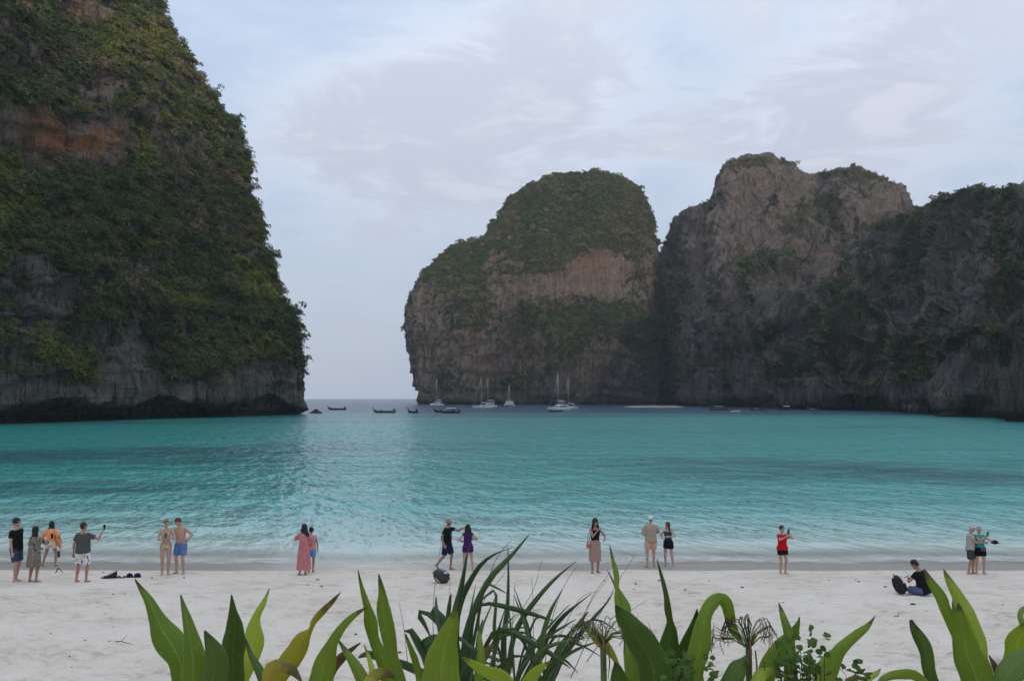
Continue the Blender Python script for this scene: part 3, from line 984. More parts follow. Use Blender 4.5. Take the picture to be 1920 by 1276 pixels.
def bush_collection(name, meshes):
    c = bpy.data.collections.new(name)
    for i, me in enumerate(meshes):
        c.objects.link(bpy.data.objects.new('%s_bush_%02d' % (name, i), me))
    return c


def scatter_object(name, P, R, Sc, idx, coll):
    me = mesh_np(name, P, np.zeros((0, 3), int)) if False else bpy.data.meshes.new(name)
    me.vertices.add(len(P))
    me.vertices.foreach_set('co', np.ascontiguousarray(P, dtype=np.float32).ravel())
    a = me.attributes.new('rot', 'FLOAT_VECTOR', 'POINT')
    a.data.foreach_set('vector', np.ascontiguousarray(R, dtype=np.float32).ravel())
    a = me.attributes.new('scl', 'FLOAT_VECTOR', 'POINT')
    a.data.foreach_set('vector', np.ascontiguousarray(Sc, dtype=np.float32).ravel())
    a = me.attributes.new('idx', 'INT', 'POINT')
    a.data.foreach_set('value', np.ascontiguousarray(idx, dtype=np.int32))
    o = link(name, me, None, kind='stuff')
    ng = bpy.data.node_groups.new(name + '_nodes', 'GeometryNodeTree')
    ng.interface.new_socket('Geometry', in_out='INPUT', socket_type='NodeSocketGeometry')
    ng.interface.new_socket('Geometry', in_out='OUTPUT', socket_type='NodeSocketGeometry')
    gi = ng.nodes.new('NodeGroupInput')
    go = ng.nodes.new('NodeGroupOutput')
    ci = ng.nodes.new('GeometryNodeCollectionInfo')
    ci.inputs['Collection'].default_value = coll
    ci.inputs['Separate Children'].default_value = True
    ci.inputs['Reset Children'].default_value = True
    ip = ng.nodes.new('GeometryNodeInstanceOnPoints')
    ip.inputs['Pick Instance'].default_value = True

    def named(nm, ty):
        n = ng.nodes.new('GeometryNodeInputNamedAttribute')
        n.data_type = ty
        n.inputs[0].default_value = nm
        return next(s for s in n.outputs if s.enabled and s.name == 'Attribute')
    er = ng.nodes.new('FunctionNodeEulerToRotation')
    L = ng.links.new
    L(gi.outputs[0], ip.inputs['Points'])
    L(ci.outputs[0], ip.inputs['Instance'])
    L(named('idx', 'INT'), ip.inputs['Instance Index'])
    L(named('rot', 'FLOAT_VECTOR'), er.inputs[0])
    L(er.outputs[0], ip.inputs['Rotation'])
    L(named('scl', 'FLOAT_VECTOR'), ip.inputs['Scale'])
    L(ip.outputs[0], go.inputs[0])
    md = o.modifiers.new('scatter', 'NODES')
    md.node_group = ng
    return o


def pick_points(G, n, v, count, thr_lo, thr_hi, vis_margin, seed, zmin=6.0, facing=True):
    """random points on a cliff grid, by its vegetation value"""
    r = np.random.default_rng(seed)
    area = np.linalg.norm(np.cross(np.diff(G, axis=1)[:-1], np.diff(G, axis=0)[:, :-1]), axis=-1)
    px, py = proj(G[:-1, :-1])
    ok = (px > -vis_margin) & (px < 1920 + vis_margin) & (py > -vis_margin) & (py < 900)
    if facing:
        view = np.array([0, 0, CAMZ]) - G[:-1, :-1]
        view /= np.linalg.norm(view, axis=-1, keepdims=True)
        ok &= (view * n[:-1, :-1]).sum(-1) > -0.25
    ok &= G[:-1, :-1, 2] > zmin
    w = area * ok * sstep(v[:-1, :-1], thr_lo, thr_hi)
    p = (w / w.sum()).ravel()
    k = r.choice(len(p), size=count, p=p)
    i, j = np.unravel_index(k, w.shape)
    a, b = r.random(count)[:, None], r.random(count)[:, None]
    P = G[i, j] * (1 - a) * (1 - b) + G[i + 1, j] * a * (1 - b) + G[i, j + 1] * (1 - a) * b + G[i + 1, j + 1] * a * b
    return P, n[i, j], r, w.sum()


def bushes(name, cliff, count, coll, nvar, smin, smax, thr, seed, zmin=7.0, pw=2.2, stretch=1.0, out=0.1):
    G, n, v = cliff
    P, N, r, area = pick_points(G, n, v, count, thr[0], thr[1], 120, seed, zmin)
    s = smin + (smax - smin) * r.random(count) ** pw
    up = N * 0.75 + np.array([0, 0, 0.75]) + r.normal(size=(count, 3)) * 0.18
    up /= np.linalg.norm(up, axis=1, keepdims=True)
    R = np.zeros((count, 3))
    R[:, 0] = np.arccos(np.clip(up[:, 2], -1, 1)) * 1.0
    R[:, 2] = np.arctan2(up[:, 0], -up[:, 1])
    # tilt about x then turn about z; a random spin is given by mirrored scales and variants
    Sc = np.stack([s * r.choice([-1, 1], count) * r.uniform(.8, 1.25, count), s * r.choice([-1, 1], count) * r.uniform(.8, 1.25, count), s * r.uniform(.7, 1.15, count) * stretch], -1)
    P = P + N * (s * out)[:, None]
    return scatter_object(name, P, R, Sc, r.integers(0, nvar, count), coll)


near_c = bush_collection('near', [bush_mesh('near_bush', M_LEAF_NEAR, 380, 0.115, 20 + i, sub=8) for i in range(5)])
far_c = bush_collection('far', [bush_mesh('far_bush', M_LEAF_FAR, 130, 0.20, 40 + i, sub=6) for i in range(5)])
twig_c = bush_collection('scrub', [twig_mesh('scrub', M_TWIG, 34, 60 + i) for i in range(3)])
bushes('cliff_foliage', CLIFFS[0], 24000, near_c, 5, 0.5, 2.5, (0.37, 0.54), 1, out=0.0, pw=3.4)
bushes('cliff_foliage', CLIFFS[0], 2500, near_c, 5, 0.4, 1.3, (0.02, 0.35), 7, out=0.0)
bushes('cliff_foliage', CLIFFS[1], 11000, far_c, 5, 0.8, 3.0, (0.42, 0.58), 2, pw=2.8)
bushes('cliff_foliage', CLIFFS[1], 3500, far_c, 5, 0.6, 1.9, (0.05, 0.40), 8)
bushes('cliff_foliage', CLIFFS[2], 16000, far_c, 5, 0.8, 3.2, (0.38, 0.60), 3, pw=2.6)
bushes('cliff_foliage', CLIFFS[2], 9000, far_c, 5, 0.5, 1.7, (0.02, 0.40), 9)
bushes('cliff_scrub', CLIFFS[2], 14000, twig_c, 3, 0.9, 2.6, (0.0, 0.35), 4)
bushes('cliff_scrub', CLIFFS[0], 6000, twig_c, 3, 0.5, 1.8, (0.1, 0.45), 5)
bushes('cliff_scrub', CLIFFS[1], 5000, twig_c, 3, 0.9, 2.2, (0.0, 0.4), 6)
bushes('cliff_foliage', CLIFFS[0], 700, near_c, 5, 2.2, 4.2, (0.45, 0.65), 17, out=-0.1)
bushes('cliff_foliage', CLIFFS[1], 400, far_c, 5, 2.4, 4.4, (0.45, 0.65), 18, out=-0.1)
bushes('cliff_foliage', CLIFFS[2], 900, far_c, 5, 2.5, 4.8, (0.45, 0.65), 19, out=-0.1)
# ------------------------------------------------------------------ the air: a thin even haze round the whole bay
def haze(density):
    b = MB().box((0, 1350, 140), (7400, 4500, 312))
    m = bpy.data.materials.new('haze')
    m.use_nodes = True
    t = NT(m.node_tree)
    v = t.n('ShaderNodeVolumePrincipled', out=None)
    v.inputs['Color'].default_value = (0.97, 0.98, 1.0, 1)
    v.inputs['Density'].default_value = density
    v.inputs['Anisotropy'].default_value = 0.1
    o = t.n('ShaderNodeOutputMaterial', out=None)
    t.t.links.new(v.outputs[0], o.inputs['Volume'])
    b.build('haze', m, smooth=False, kind='stuff')


haze(0.00010)
# ------------------------------------------------------------------ people
PENDING = []


def sculpt(mb, name, mat, parent, voxel, smooth_it=4, fold=0.0, fscale=(30, 30, 8), seed=0, decimate=None):
    """join overlapping shapes into one continuous skin"""
    o = mb.build(name, mat, parent)
    r = o.modifiers.new('r', 'REMESH')
    r.mode = 'VOXEL'
    r.voxel_size = voxel
    r.use_smooth_shade = True
    s = o.modifiers.new('s', 'SMOOTH')
    s.factor = 0.5
    s.iterations = smooth_it
    PENDING.append((o, fold, fscale, seed))
    return o


def bake_pending():
    bpy.context.view_layer.update()
    dg = bpy.context.evaluated_depsgraph_get()
    for o, fold, fscale, seed in PENDING:
        me = bpy.data.meshes.new_from_object(o.evaluated_get(dg))
        o.modifiers.clear()
        old = o.data
        o.data = me
        me.name = old.name
        bpy.data.meshes.remove(old)
        if fold > 0:
            n = len(me.vertices)
            co = np.empty(n * 3, np.float32)
            no = np.empty(n * 3, np.float32)
            me.vertices.foreach_get('co', co)
            me.vertices.foreach_get('normal', no)
            co, no = co.reshape(-1, 3), no.reshape(-1, 3)
            d = fold * fbm(co * np.array(fscale), 2, seed)
            me.vertices.foreach_set('co', (co + no * d[:, None]).astype(np.float32).ravel())
            me.update()
    PENDING.clear()


def V3(*a):
    return Vector(a)


def ik(a, b, l1, l2, pole):
    """middle joint of a two-bone chain from a to b, bent towards pole; b is pulled in when out of reach"""
    d = b - a
    L = d.length
    mx = (l1 + l2) * 0.995
    if L > mx:
        d = d * (mx / L)
        L = mx
    b = a + d
    u = d.normalized()
    x = (l1 * l1 - l2 * l2 + L * L) / (2 * L)
    h = math.sqrt(max(l1 * l1 - x * x, 0))
    p = pole - u * pole.dot(u)
    if p.length < 1e-4:
        p = Vector((0, -1, 0)) - u * u.y * -1
    p.normalize()
    return a + u * x + p * h, b


TORSO_M = [(-.21, .115, .088, 0), (-.08, .162, .112, .006), (.05, .160, .110, .0), (.25, .146, .102, -.006), (.5, .160, .112, -.004), (.72, .178, .116, .0), (.87, .168, .092, .006), (.96, .105, .072, .010), (1.03, .058, .060, .008)]
TORSO_F = [(-.21, .125, .098, .004), (-.08, .176, .122, .012), (.05, .164, .114, .006), (.27, .120, .090, -.004), (.5, .134, .100, -.010), (.67, .148, .122, -.022), (.85, .146, .084, .002), (.96, .088, .062, .010), (1.03, .048, .052, .008)]


class Person:
    def __init__(s, px, foot, top, yaw, label, skin='light', sex='m', zp=.93, lean=(0, 0), twist=0, head=(0, 0, 0), armL=((.24, .02, .86), (.3, 1, 0)), armR=((-.24, .02, .86), (-.3, 1, 0)),
                 legL=(.10, 0, .075, 8), legR=(-.10, 0, .075, -8), heavy=1.0, seated=False, curl=0.5, group=None, H=None, drop=0.0):
        # find the spot of ground under the feet
        Y = 24.0
        for _ in range(30):
            p = at(px, foot, Y)
            d = px_dir(px, foot)
            Y = (float(ground_z(p[0], p[1])) - CAMZ) / d[2] * d[1]
        p = at(px, foot, Y)
        s.pos = Vector((p[0], p[1], float(ground_z(p[0], p[1])) - 0.010 + drop))
        ht = at(px, top, Y)[2] - s.pos.z
        s.k = (H or ht) / 1.72
        s.sex, s.zp, s.skin = sex, zp, skin
        s.rz = math.radians(yaw)
        fwd, side = math.radians(lean[0]), math.radians(lean[1])
        s.P = V3(0, 0, zp) if not hasattr(zp, '__len__') else V3(*zp)
        s.spine = V3(math.sin(side), -math.sin(fwd), math.cos(fwd) * math.cos(side)).normalized()
        tw = math.radians(twist)
        s.ax = (V3(math.cos(tw), math.sin(tw), 0) - s.spine * V3(math.cos(tw), math.sin(tw), 0).dot(s.spine)).normalized()
        s.ay = s.spine.cross(s.ax).normalized()          # backwards
        s.L = .52
        s.heavy = heavy
        sw = .172 if sex == 'm' else .150
        s.N = s.P + s.spine * s.L
        s.shL = s.tp(.86) + s.ax * sw
        s.shR = s.tp(.86) - s.ax * sw
        s.hipL, s.hipR = s.P + V3(.088, 0, -.03), s.P + V3(-.088, 0, -.03)
        s.elL, s.wrL = ik(s.shL, V3(*armL[0]), .285, .25, V3(*armL[1]))
        s.elR, s.wrR = ik(s.shR, V3(*armR[0]), .285, .25, V3(*armR[1]))
        s.legs = []
        for hip, lg in ((s.hipL, legL), (s.hipR, legR)):
            pole = V3(*lg[4]) if len(lg) > 4 else V3(math.sin(math.radians(lg[3])), -1, 0)
            kn, an = ik(hip, V3(*lg[:3]), .425, .41, pole)
            s.legs.append((hip, kn, an, math.radians(lg[3]), math.radians(lg[5]) if len(lg) > 5 else 0.0))
        hy, hp, hr = (math.radians(a) for a in head)
        s.Rh = Matrix((s.ax, s.ay, s.spine)).transposed() @ Matrix.Rotation(hy, 3, 'Z') @ Matrix.Rotation(hp, 3, 'X') @ Matrix.Rotation(hr, 3, 'Y')
        s.Hc = s.N + s.spine * .055 + s.Rh @ V3(0, -.012, .118)
        s.curl = curl
        s.obj = None
        s.label = label
        s.group = group
        s.body()

    def tp(s, t, dx=0, dy=0):
        return s.P + s.spine * (s.L * t) + s.ax * dx + s.ay * dy

    def sc(s, mb):
        mb.v = [(a * s.k, b * s.k, c * s.k) for a, b, c in mb.v]
        return mb

    def torso_rings(s, mb, t0, t1, infl=0.0, inflb=None, n=18, table=None, extra=None):
        tab = table or (TORSO_M if s.sex == 'm' else TORSO_F)
        ts = [a[0] for a in tab]
        rings = []
        m = max(4, int((t1 - t0) * 16))
        for i in range(m + 1):
            t = t0 + (t1 - t0) * i / m
            hv = 1 + (s.heavy - 1) * math.exp(-((t - .2) / .4) ** 2)
            rx = float(np.interp(t, ts, [a[1] for a in tab])) * hv
            ry = float(np.interp(t, ts, [a[2] for a in tab])) * hv
            oy = float(np.interp(t, ts, [a[3] for a in tab]))
            f = i / m
            ii = infl if inflb is None else inflb + (infl - inflb) * f
            rx, ry = rx + ii, ry + ii
            ring = []
            for k in range(n):
                a = 2 * math.pi * k / n
                c_, s_ = math.cos(a), math.sin(a)
                e = .85
                ring.append(s.tp(t, rx * math.copysign(abs(c_) ** e, c_), oy + ry * math.copysign(abs(s_) ** e, s_)))
            rings.append(ring)
        mb.rings(rings)

    def limb(s, mb, pts, rad, n=12):
        mb.tube(pts, rad, n)
        for p, r in zip(pts, rad):
            pass
        mb.ball(pts[0], rad[0], 10, 6)
        mb.ball(pts[-1], rad[-1], 10, 6)

    def arm(s, mb, sh, el, wr, side):
        f = .92 if s.sex == 'f' else 1.0
        m1 = sh.lerp(el, .35)
        m2 = el.lerp(wr, .3)
        s.limb(mb, [sh, m1, sh.lerp(el, .8), el], [.050 * f, .046 * f, .037 * f, .035 * f])
        s.limb(mb, [el, m2, el.lerp(wr, .75), wr], [.035 * f, .037 * f, .027 * f, .023 * f])
        mb.ball(sh - s.spine * .004, (.056 * f, .052 * f, .056 * f))
        s.hand(mb, el, wr, side)

    def hand(s, mb, el, wr, side):
        d = (wr - el).normalized()
        pal = V3(-side, .25, 0)
        pal = (pal - d * pal.dot(d)).normalized()        # palm looks at the body
        w = d.cross(pal).normalized()
        c = math.radians(65 * s.curl)
        pc = wr + d * .045
        for k in (-1, 0, 1):
            mb.ball(pc + w * (.018 * k), (.020, .020, .020), 8, 6)
            mb.ball(pc + w * (.017 * k) + d * .026, (.017, .017, .017), 8, 6)
            mb.ball(wr + d * .018 + w * (.010 * k), (.020, .020, .020), 8, 6)
        for i, (o, ln) in enumerate(((-.031, .062), (-.0105, .075), (.0105, .080), (.031, .070))):
            b = pc + d * .032 + w * o
            d1 = (d * math.cos(c * .5) + pal * math.sin(c * .5) + w * (o * 1.5)).normalized()
            d2 = (d * math.cos(c * 1.3) + pal * math.sin(c * 1.3)).normalized()
            k1 = b + d1 * ln * .5
            mb.tube([b - d * .02, b, k1, k1 + d2 * ln * .5], [.010, .0098, .009, .0075], 7)
        b = wr + d * .022 - w * .0 + w * .026
        tdir = (d * .75 + w * .75 + pal * .35).normalized()
        k1 = b + tdir * .036
        mb.tube([b - tdir * .02, b, k1, k1 + (tdir + d * .5 + pal * .3).normalized() * .030], [.012, .0125, .011, .009], 7)

    def body(s):
        mb = MB()
        s.torso_rings(mb, -.21, 1.03)
        ff = 1.04 if s.sex == 'f' else 1.0
        for hip, kn, an, fy, lift in s.legs:
            up = hip + V3(0, 0, .02)
            s.limb(mb, [up, hip.lerp(kn, .25), hip.lerp(kn, .7), kn], [.088 * ff, .083 * ff, .060 * ff, .052])
            s.limb(mb, [kn, kn.lerp(an, .28) + V3(0, .012, 0), kn.lerp(an, .68), an], [.052, .053 * ff, .037, .032])
            R = Matrix.Rotation(fy, 3, 'Z') @ Matrix.Rotation(lift, 3, 'X')
            rings = []
            for (y, z, rx, rz_) in ((.052, -.040, .018, .020), (.040, -.038, .031, .034), (.0, -.024, .035, .048), (-.055, -.036, .038, .036), (-.105, -.050, .044, .024), (-.150, -.056, .044, .018), (-.178, -.060, .030, .012)):
                rings.append([an + R @ V3(rx * math.cos(a), y, z + rz_ * math.sin(a)) for a in [2 * math.pi * k / 12 for k in range(12)]])
            mb.rings(rings)
            for q in range(5):
                x = .032 - q * .016
                x = x if fy >= 0 else x
                mb.ball(an + R @ V3(x * (1 if hip.x < 0 else -1), -.178 + abs(q - .5) * .008, -.062), (.010, .016, .010), 7, 5)
        s.arm(mb, s.shL, s.elL, s.wrL, 1)
        s.arm(mb, s.shR, s.elR, s.wrR, -1)
        mb.tube([s.tp(.93), s.N + s.spine * .02, s.Hc + s.Rh @ V3(0, .02, -.06)], [.058 if s.sex == 'm' else .048, .053 if s.sex == 'm' else .044, .05], 12)
        if s.sex == 'f':
            for sx in (-1, 1):
                mb.ball(s.tp(.66, sx * .062, -.085), (.058, .052, .056))
        H, R = s.Hc, s.Rh
        er = R.to_euler()
        mb.ball(H + R @ V3(0, .012, .012), (.074, .094, .102), 16, 12, er)
        mb.ball(H + R @ V3(0, -.022, -.035), (.060, .066, .078), 14, 10, er)
        mb.ball(H + R @ V3(0, -.055, -.088), (.030, .026, .022), 10, 7, er)      # chin
        mb.ball(H + R @ V3(0, -.074, .028), (.050, .018, .016), 10, 7, er)       # brow
        mb.rings([[H + R @ V3(x, y, z) for x, y, z in ((-.007, -.080, .012), (.007, -.080, .012), (0, -.094, .012))],
                  [H + R @ V3(x, y, z) for x, y, z in ((-.017, -.078, -.026), (.017, -.078, -.026), (0, -.113, -.024))]])
        mb.ball(H + R @ V3(0, -.086, -.055), (.024, .011, .010), 9, 6, er)       # lips
        for sx in (-1, 1):
            mb.ball(H + R @ V3(sx * .036, -.072, -.020), (.020, .014, .014), 8, 6, er)   # cheeks
            mb.ball(H + R @ V3(sx * .077, .012, -.005), (.010, .020, .030), 8, 7, er)    # ears
        s.sc(mb)
        o = sculpt(mb, 'person', SKIN[s.skin], None, .0092 * s.k, 4)
        o.location = s.pos
        o.rotation_euler = (0, 0, s.rz)
        tag(o, s.label, 'person', s.group)
        s.obj = o
        for sx in (-1, 1):
            e = MB().ball(H + R @ V3(sx * .030, -.081, .002), (.012, .006, .0065), 8, 6, er)
            s.sc(e).build('eye', mat_simple('eyes_dark', (.03, .022, .018), .25), o)

    # ---- clothes
    def top(s, name, mat, hem=-.10, sleeve=.5, loose=.016, neck=.955, flare=.01, fold=.011, neckhole=True, strap=False, voxel=.014, sl_r=.0):
        mb = MB()
        s.torso_rings(mb, hem, neck, loose * .7, loose + flare)
        if s.sex == 'f':
            for sx in (-1, 1):
                mb.ball(s.tp(.66, sx * .062, -.085), (.058 + loose * .7, .052 + loose * .7, .056 + loose * .7))
        if sleeve > 0:
            for sh, el in ((s.shL, s.elL), (s.shR, s.elR)):
                a = sh + (s.tp(.93) - sh) * .35
                e = sh.lerp(el, sleeve)
                mb.tube([a, sh, sh.lerp(el, sleeve * .6), e], [.058, .064, .058 + loose * .4 + sl_r, .056 + loose * .5 + sl_r], 12)
                mb.ball(sh, .064, 10, 7)
        s.sc(mb)
        return sculpt(mb, name, mat, s.obj, voxel * s.k, 4, fold * s.k, (14, 14, 9), int(s.pos.x * 7) + 5)

    def shorts(s, name, mat, length=.75, loose=.018, waist=.10, fold=.009, flare=.01):
        mb = MB()
        s.torso_rings(mb, -.20, waist, loose)
        for hip, kn, an, fy, lift in s.legs:
            e = hip.lerp(kn, length)
            mb.tube([hip + V3(0, 0, .02), hip.lerp(kn, .3), e], [.092 + loose, .088 + loose, .070 + loose + flare], 14)
        s.sc(mb)
        return sculpt(mb, name, mat, s.obj, .013 * s.k, 3, fold * s.k, (12, 12, 9), int(s.pos.x * 5) + 9)

    def skirt(s, name, mat, hem_z, rx=.20, ry=.17, waist=.25, with_top=None, flutes=9, amp=.012, cx=0, cy=0, loose=.014, shift=(0, 0), fold=.004):
        mb = MB()
        n = 36
        rings = []
        top = s.tp(waist)
        tab = TORSO_M if s.sex == 'm' else TORSO_F
        ts = [a[0] for a in tab]
        m = 16
        for i in range(m + 1):
            f = i / m
            z = top.z + (hem_z - top.z) * f
            t = (z - s.P.z) / (s.spine.z * s.L)
            bx = float(np.interp(t, ts, [a[1] for a in tab])) + loose
            by = float(np.interp(t, ts, [a[2] for a in tab])) + loose
            g = sstep(f, .25, 1.0) if t < .05 else 0
            w = float(np.clip((0.02 - t) / .12, 0, 1))
            X = bx * (1 - w) + (np.interp(f, [0, 1], [.185, rx])) * w
            Yr = by * (1 - w) + (np.interp(f, [0, 1], [.145, ry])) * w
            if t > -.1:
                X, Yr = max(X, bx), max(Yr, by)
            c = s.tp(t) if t > 0 else V3(s.P.x + cx * f + shift[0] * f, s.P.y + cy * f + shift[1] * f, z)
            ring = []
            for k in range(n):
                a = 2 * math.pi * k / n
                r = 1 + amp / .17 * w * f * math.sin(flutes * a + 1.3 + 2 * f)
                ring.append(V3(c.x + X * r * math.cos(a), c.y + Yr * r * math.sin(a), z))
            rings.append(ring)
        mb.rings(rings)
        if with_top:
            s.torso_rings(mb, waist - .1, with_top.get('neck', .95), loose, loose)
            for sx in (-1, 1):
                mb.ball(s.tp(.66, sx * .062, -.085), (.068, .062, .066))
            sl = with_top.get('sleeve', 0)
            if sl > 0:
                for sh, el in ((s.shL, s.elL), (s.shR, s.elR)):
                    mb.tube([sh + (s.tp(.93) - sh) * .35, sh, sh.lerp(el, sl)], [.056, .062, .058 + with_top.get('wide', .012)], 12)
                    if sl > .9:
                        wr = s.wrL if sh is s.shL else s.wrR
                        mb.tube([el, el.lerp(wr, .35)], [.058, .062], 12)
        s.sc(mb)
        return sculpt(mb, name, mat, s.obj, .0135 * s.k, 2, fold * s.k, (12, 12, 6), int(s.pos.x * 3) + 2)

    def hair(s, mat, style='short', length=.4, blow=(0, 0), vol=1.0, name='hair'):
        mb = MB()
        H, R = s.Hc, s.Rh
        er = R.to_euler()
        if style == 'short':
            mb.ball(H + R @ V3(0, .024, .034), (.083 * vol, .094 * vol, .094 * vol), 14, 10, er)
            mb.ball(H + R @ V3(0, .045, -.01), (.076, .066, .072), 12, 8, er)
            r = random.Random(int(s.pos.x * 100))
            for _ in range(int(16 * vol)):
                a, b = r.uniform(0, 6.28), r.uniform(.2, 1.2)
                mb.ball(H + R @ V3(.074 * math.cos(a) * math.sin(b), .02 + .085 * math.sin(a) * math.sin(b), .034 + .088 * math.cos(b)), .022 * vol, 7, 5)
        else:
            mb.ball(H + R @ V3(0, .024, .030), (.087 * vol, .096 * vol, .098 * vol), 14, 10, er)
            mb.ball(H + R @ V3(0, .05, -.02), (.084 * vol, .066, .085), 12, 8, er)
            back = s.ay
            r = random.Random(int(s.pos.x * 100) + 1)
            for i in range(15):
                u = (i / 14 - .5) * 2
                root = H + R @ V3(u * .070, .055 - .05 * abs(u) ** 2, .02 - .02 * abs(u))
                L = length * r.uniform(.8, 1.05)
                p1 = root + V3(0, 0, -L * .35) + back * (.035 - .02 * abs(u)) + s.ax * (u * .03)
                p2 = root + V3(0, 0, -L * .7) + back * (.055 - .03 * abs(u)) + s.ax * (u * .035) + V3(blow[0] * .5, blow[1] * .5, 0)
                p3 = root + V3(r.uniform(-.02, .02), 0, -L) + back * (.05 - .03 * abs(u)) + s.ax * (u * .03) + V3(blow[0], blow[1], abs(blow[0]) * .4)
                mb.tube([root, p1, p2, p3], [.030 * vol, .032 * vol, .028, .010], 7)
        s.sc(mb)
        return sculpt(mb, name, mat, s.obj, .010 * s.k, 1, .006 * s.k, (60, 60, 9), 3)

    def cap(s, mat, back=False, name='cap'):
        mb = MB()
        H, R = s.Hc, s.Rh
        er = R.to_euler()
        mb.ball(H + R @ V3(0, .016, .052), (.092, .110, .082), 16, 10, er)
        sgn = 1 if back else -1
        mb.rings([[H + R @ V3(.07 * math.cos(a), sgn * (.085 + y + .018 * math.sin(a)) , .038 - y * .35 + dz) for a in [math.pi * k / 8 for k in range(9)] + [0]] for y, dz in ((.0, 0), (.04, 0), (.07, 0))], True) if False else None
        rings = []
        for y, w in ((.06, .074), (.10, .070), (.135, .052), (.152, .026)):
            rings.append([H + R @ V3(w * math.cos(a), sgn * y, .030 - (y - .06) * .25 + .005 * math.sin(a)) for a in [2 * math.pi * k / 12 for k in range(12)]])
        mb.rings(rings)
        s.sc(mb)
        return mb.build(name, mat, s.obj)

    def phone(s, at_, name_label, rx=0, rz=0, size=(.075, .010, .150)):
        """a phone in the hand is a thing of its own"""
        M = Matrix.Translation(s.obj.location) @ Matrix.Rotation(s.rz, 4, 'Z')
        at_ = V3(*at_)
        el, wr = min(((s.elL, s.wrL), (s.elR, s.wrR)), key=lambda q: (q[1] - at_).length)
        d = (wr - el).normalized()
        at_ = wr + d * .085 + V3(0, -.028, .045)
        o = MB().box((0, 0, 0), size).build('phone', mat_simple('phone_black', (.012, .012, .014), .2, .5), None, smooth=False)
        o.location = M @ (at_ * s.k)
        o.rotation_euler = (rx, 0, s.rz + rz)
        tag(o, name_label, 'phone')
        b = MB().box((0, -size[1] / 2 - .0015, 0), (size[0] * .9, .002, size[2] * .93)).build('screen', mat_simple('phone_screen', (.05, .055, .06), .08, .5), o, smooth=False)
        c = MB()
        for k in range(2):
            c.ball((size[0] * .25, size[1] / 2, size[2] * (.40 - .13 * k)), (.008, .004, .008), 8, 5)
        c.build('camera_lens', mat_simple('lens', (.02, .02, .025), .1), o)
        return o


def skin_mat(name, c):
    return mat_simple(name, c, .55, .3, .10, 14.0, transl=0.0)


SKIN = {'light': skin_mat('skin_light', (.50, .30, .225)), 'tan': skin_mat('skin_tan', (.36, .20, .135)), 'pink': skin_mat('skin_pink', (.52, .29, .22)), 'brown': skin_mat('skin_brown', (.25, .125, .08)), 'red': skin_mat('skin_sunburnt', (.44, .22, .155))}
HAIRB = mat_simple('hair_black', (.010, .008, .008), .45, .4, .5, 40)
HAIRD = mat_simple('hair_dark_brown', (.030, .018, .012), .45, .4, .5, 40)
HAIRR = mat_simple('hair_auburn', (.105, .036, .018), .45, .4, .5, 40)
HAIRF = mat_simple('hair_fair', (.28, .19, .115), .5, .3, .4, 40)
HAIRG = mat_simple('hair_grey', (.52, .49, .46), .5, .3, .3, 40)


def cloth(name, c, var=.12):
    return mat_simple(name, c, .88, .1, var, 9.0, bump=.15, bscale=160)


def pattern_mat(name, base, ink, kind, scale, thr, rough=.9, ink2=None):
    m = bpy.data.materials.new(name)
    m.use_nodes = True
    t = NT(m.node_tree)
    tc = t.n('ShaderNodeTexCoord', out=3)
    if kind == 'zebra':
        w = t.n('ShaderNodeTexWave', t.scale(tc, (1, 1, 1.5)), out=1, wave_type='BANDS', bands_direction='DIAGONAL')
        nd = w.node
        nd.inputs['Scale'].default_value = scale
        nd.inputs['Distortion'].default_value = 9.0
        nd.inputs['Detail'].default_value = 2.0
        nd.inputs['Detail Scale'].default_value = 1.4
        f = t.smooth(w, thr - .08, thr + .08)
    elif kind == 'leaf':
        v = t.n('ShaderNodeTexVoronoi', t.scale(tc, (1.0, 1.0, .45), (.3, .1, .2)), out=0)
        v.node.inputs['Scale'].default_value = scale
        f = t.math('SUBTRACT', 1.0, t.smooth(t.math('ADD', v, t.math('MULTIPLY', t.noise(tc, scale * 3, 2.0), .25)), thr, thr + .06))
    elif kind == 'flower':
        v = t.n('ShaderNodeTexVoronoi', tc, out=0)
        v.node.inputs['Scale'].default_value = scale
        v.node.inputs['Randomness'].default_value = .55
        r = t.math('SINE', t.math('MULTIPLY', v, 16.0))
        f = t.smooth(t.math('ADD', r, t.math('MULTIPLY', t.noise(tc, scale * 2.2, 2.0), .9)), thr, thr + .3)
    else:
        f = t.smooth(t.noise(tc, scale, 4.0, .65, .6), thr, thr + .12)
    c = t.mix(f, base, ink)
    if ink2:
        c = t.mix(t.smooth(t.noise(t.vmath('ADD', tc, (3., 1., 2.)), scale * .6, 3.0, .6), .52, .62), c, ink2)
    t.n('ShaderNodeOutputMaterial', t.n('ShaderNodeBsdfPrincipled', Base_Color=c, Roughness=rough, Specular_IOR_Level=.1))
    return m


BLACK = cloth('black_cotton', (.012, .012, .014))
NAVY = cloth('navy_cotton', (.018, .026, .060))

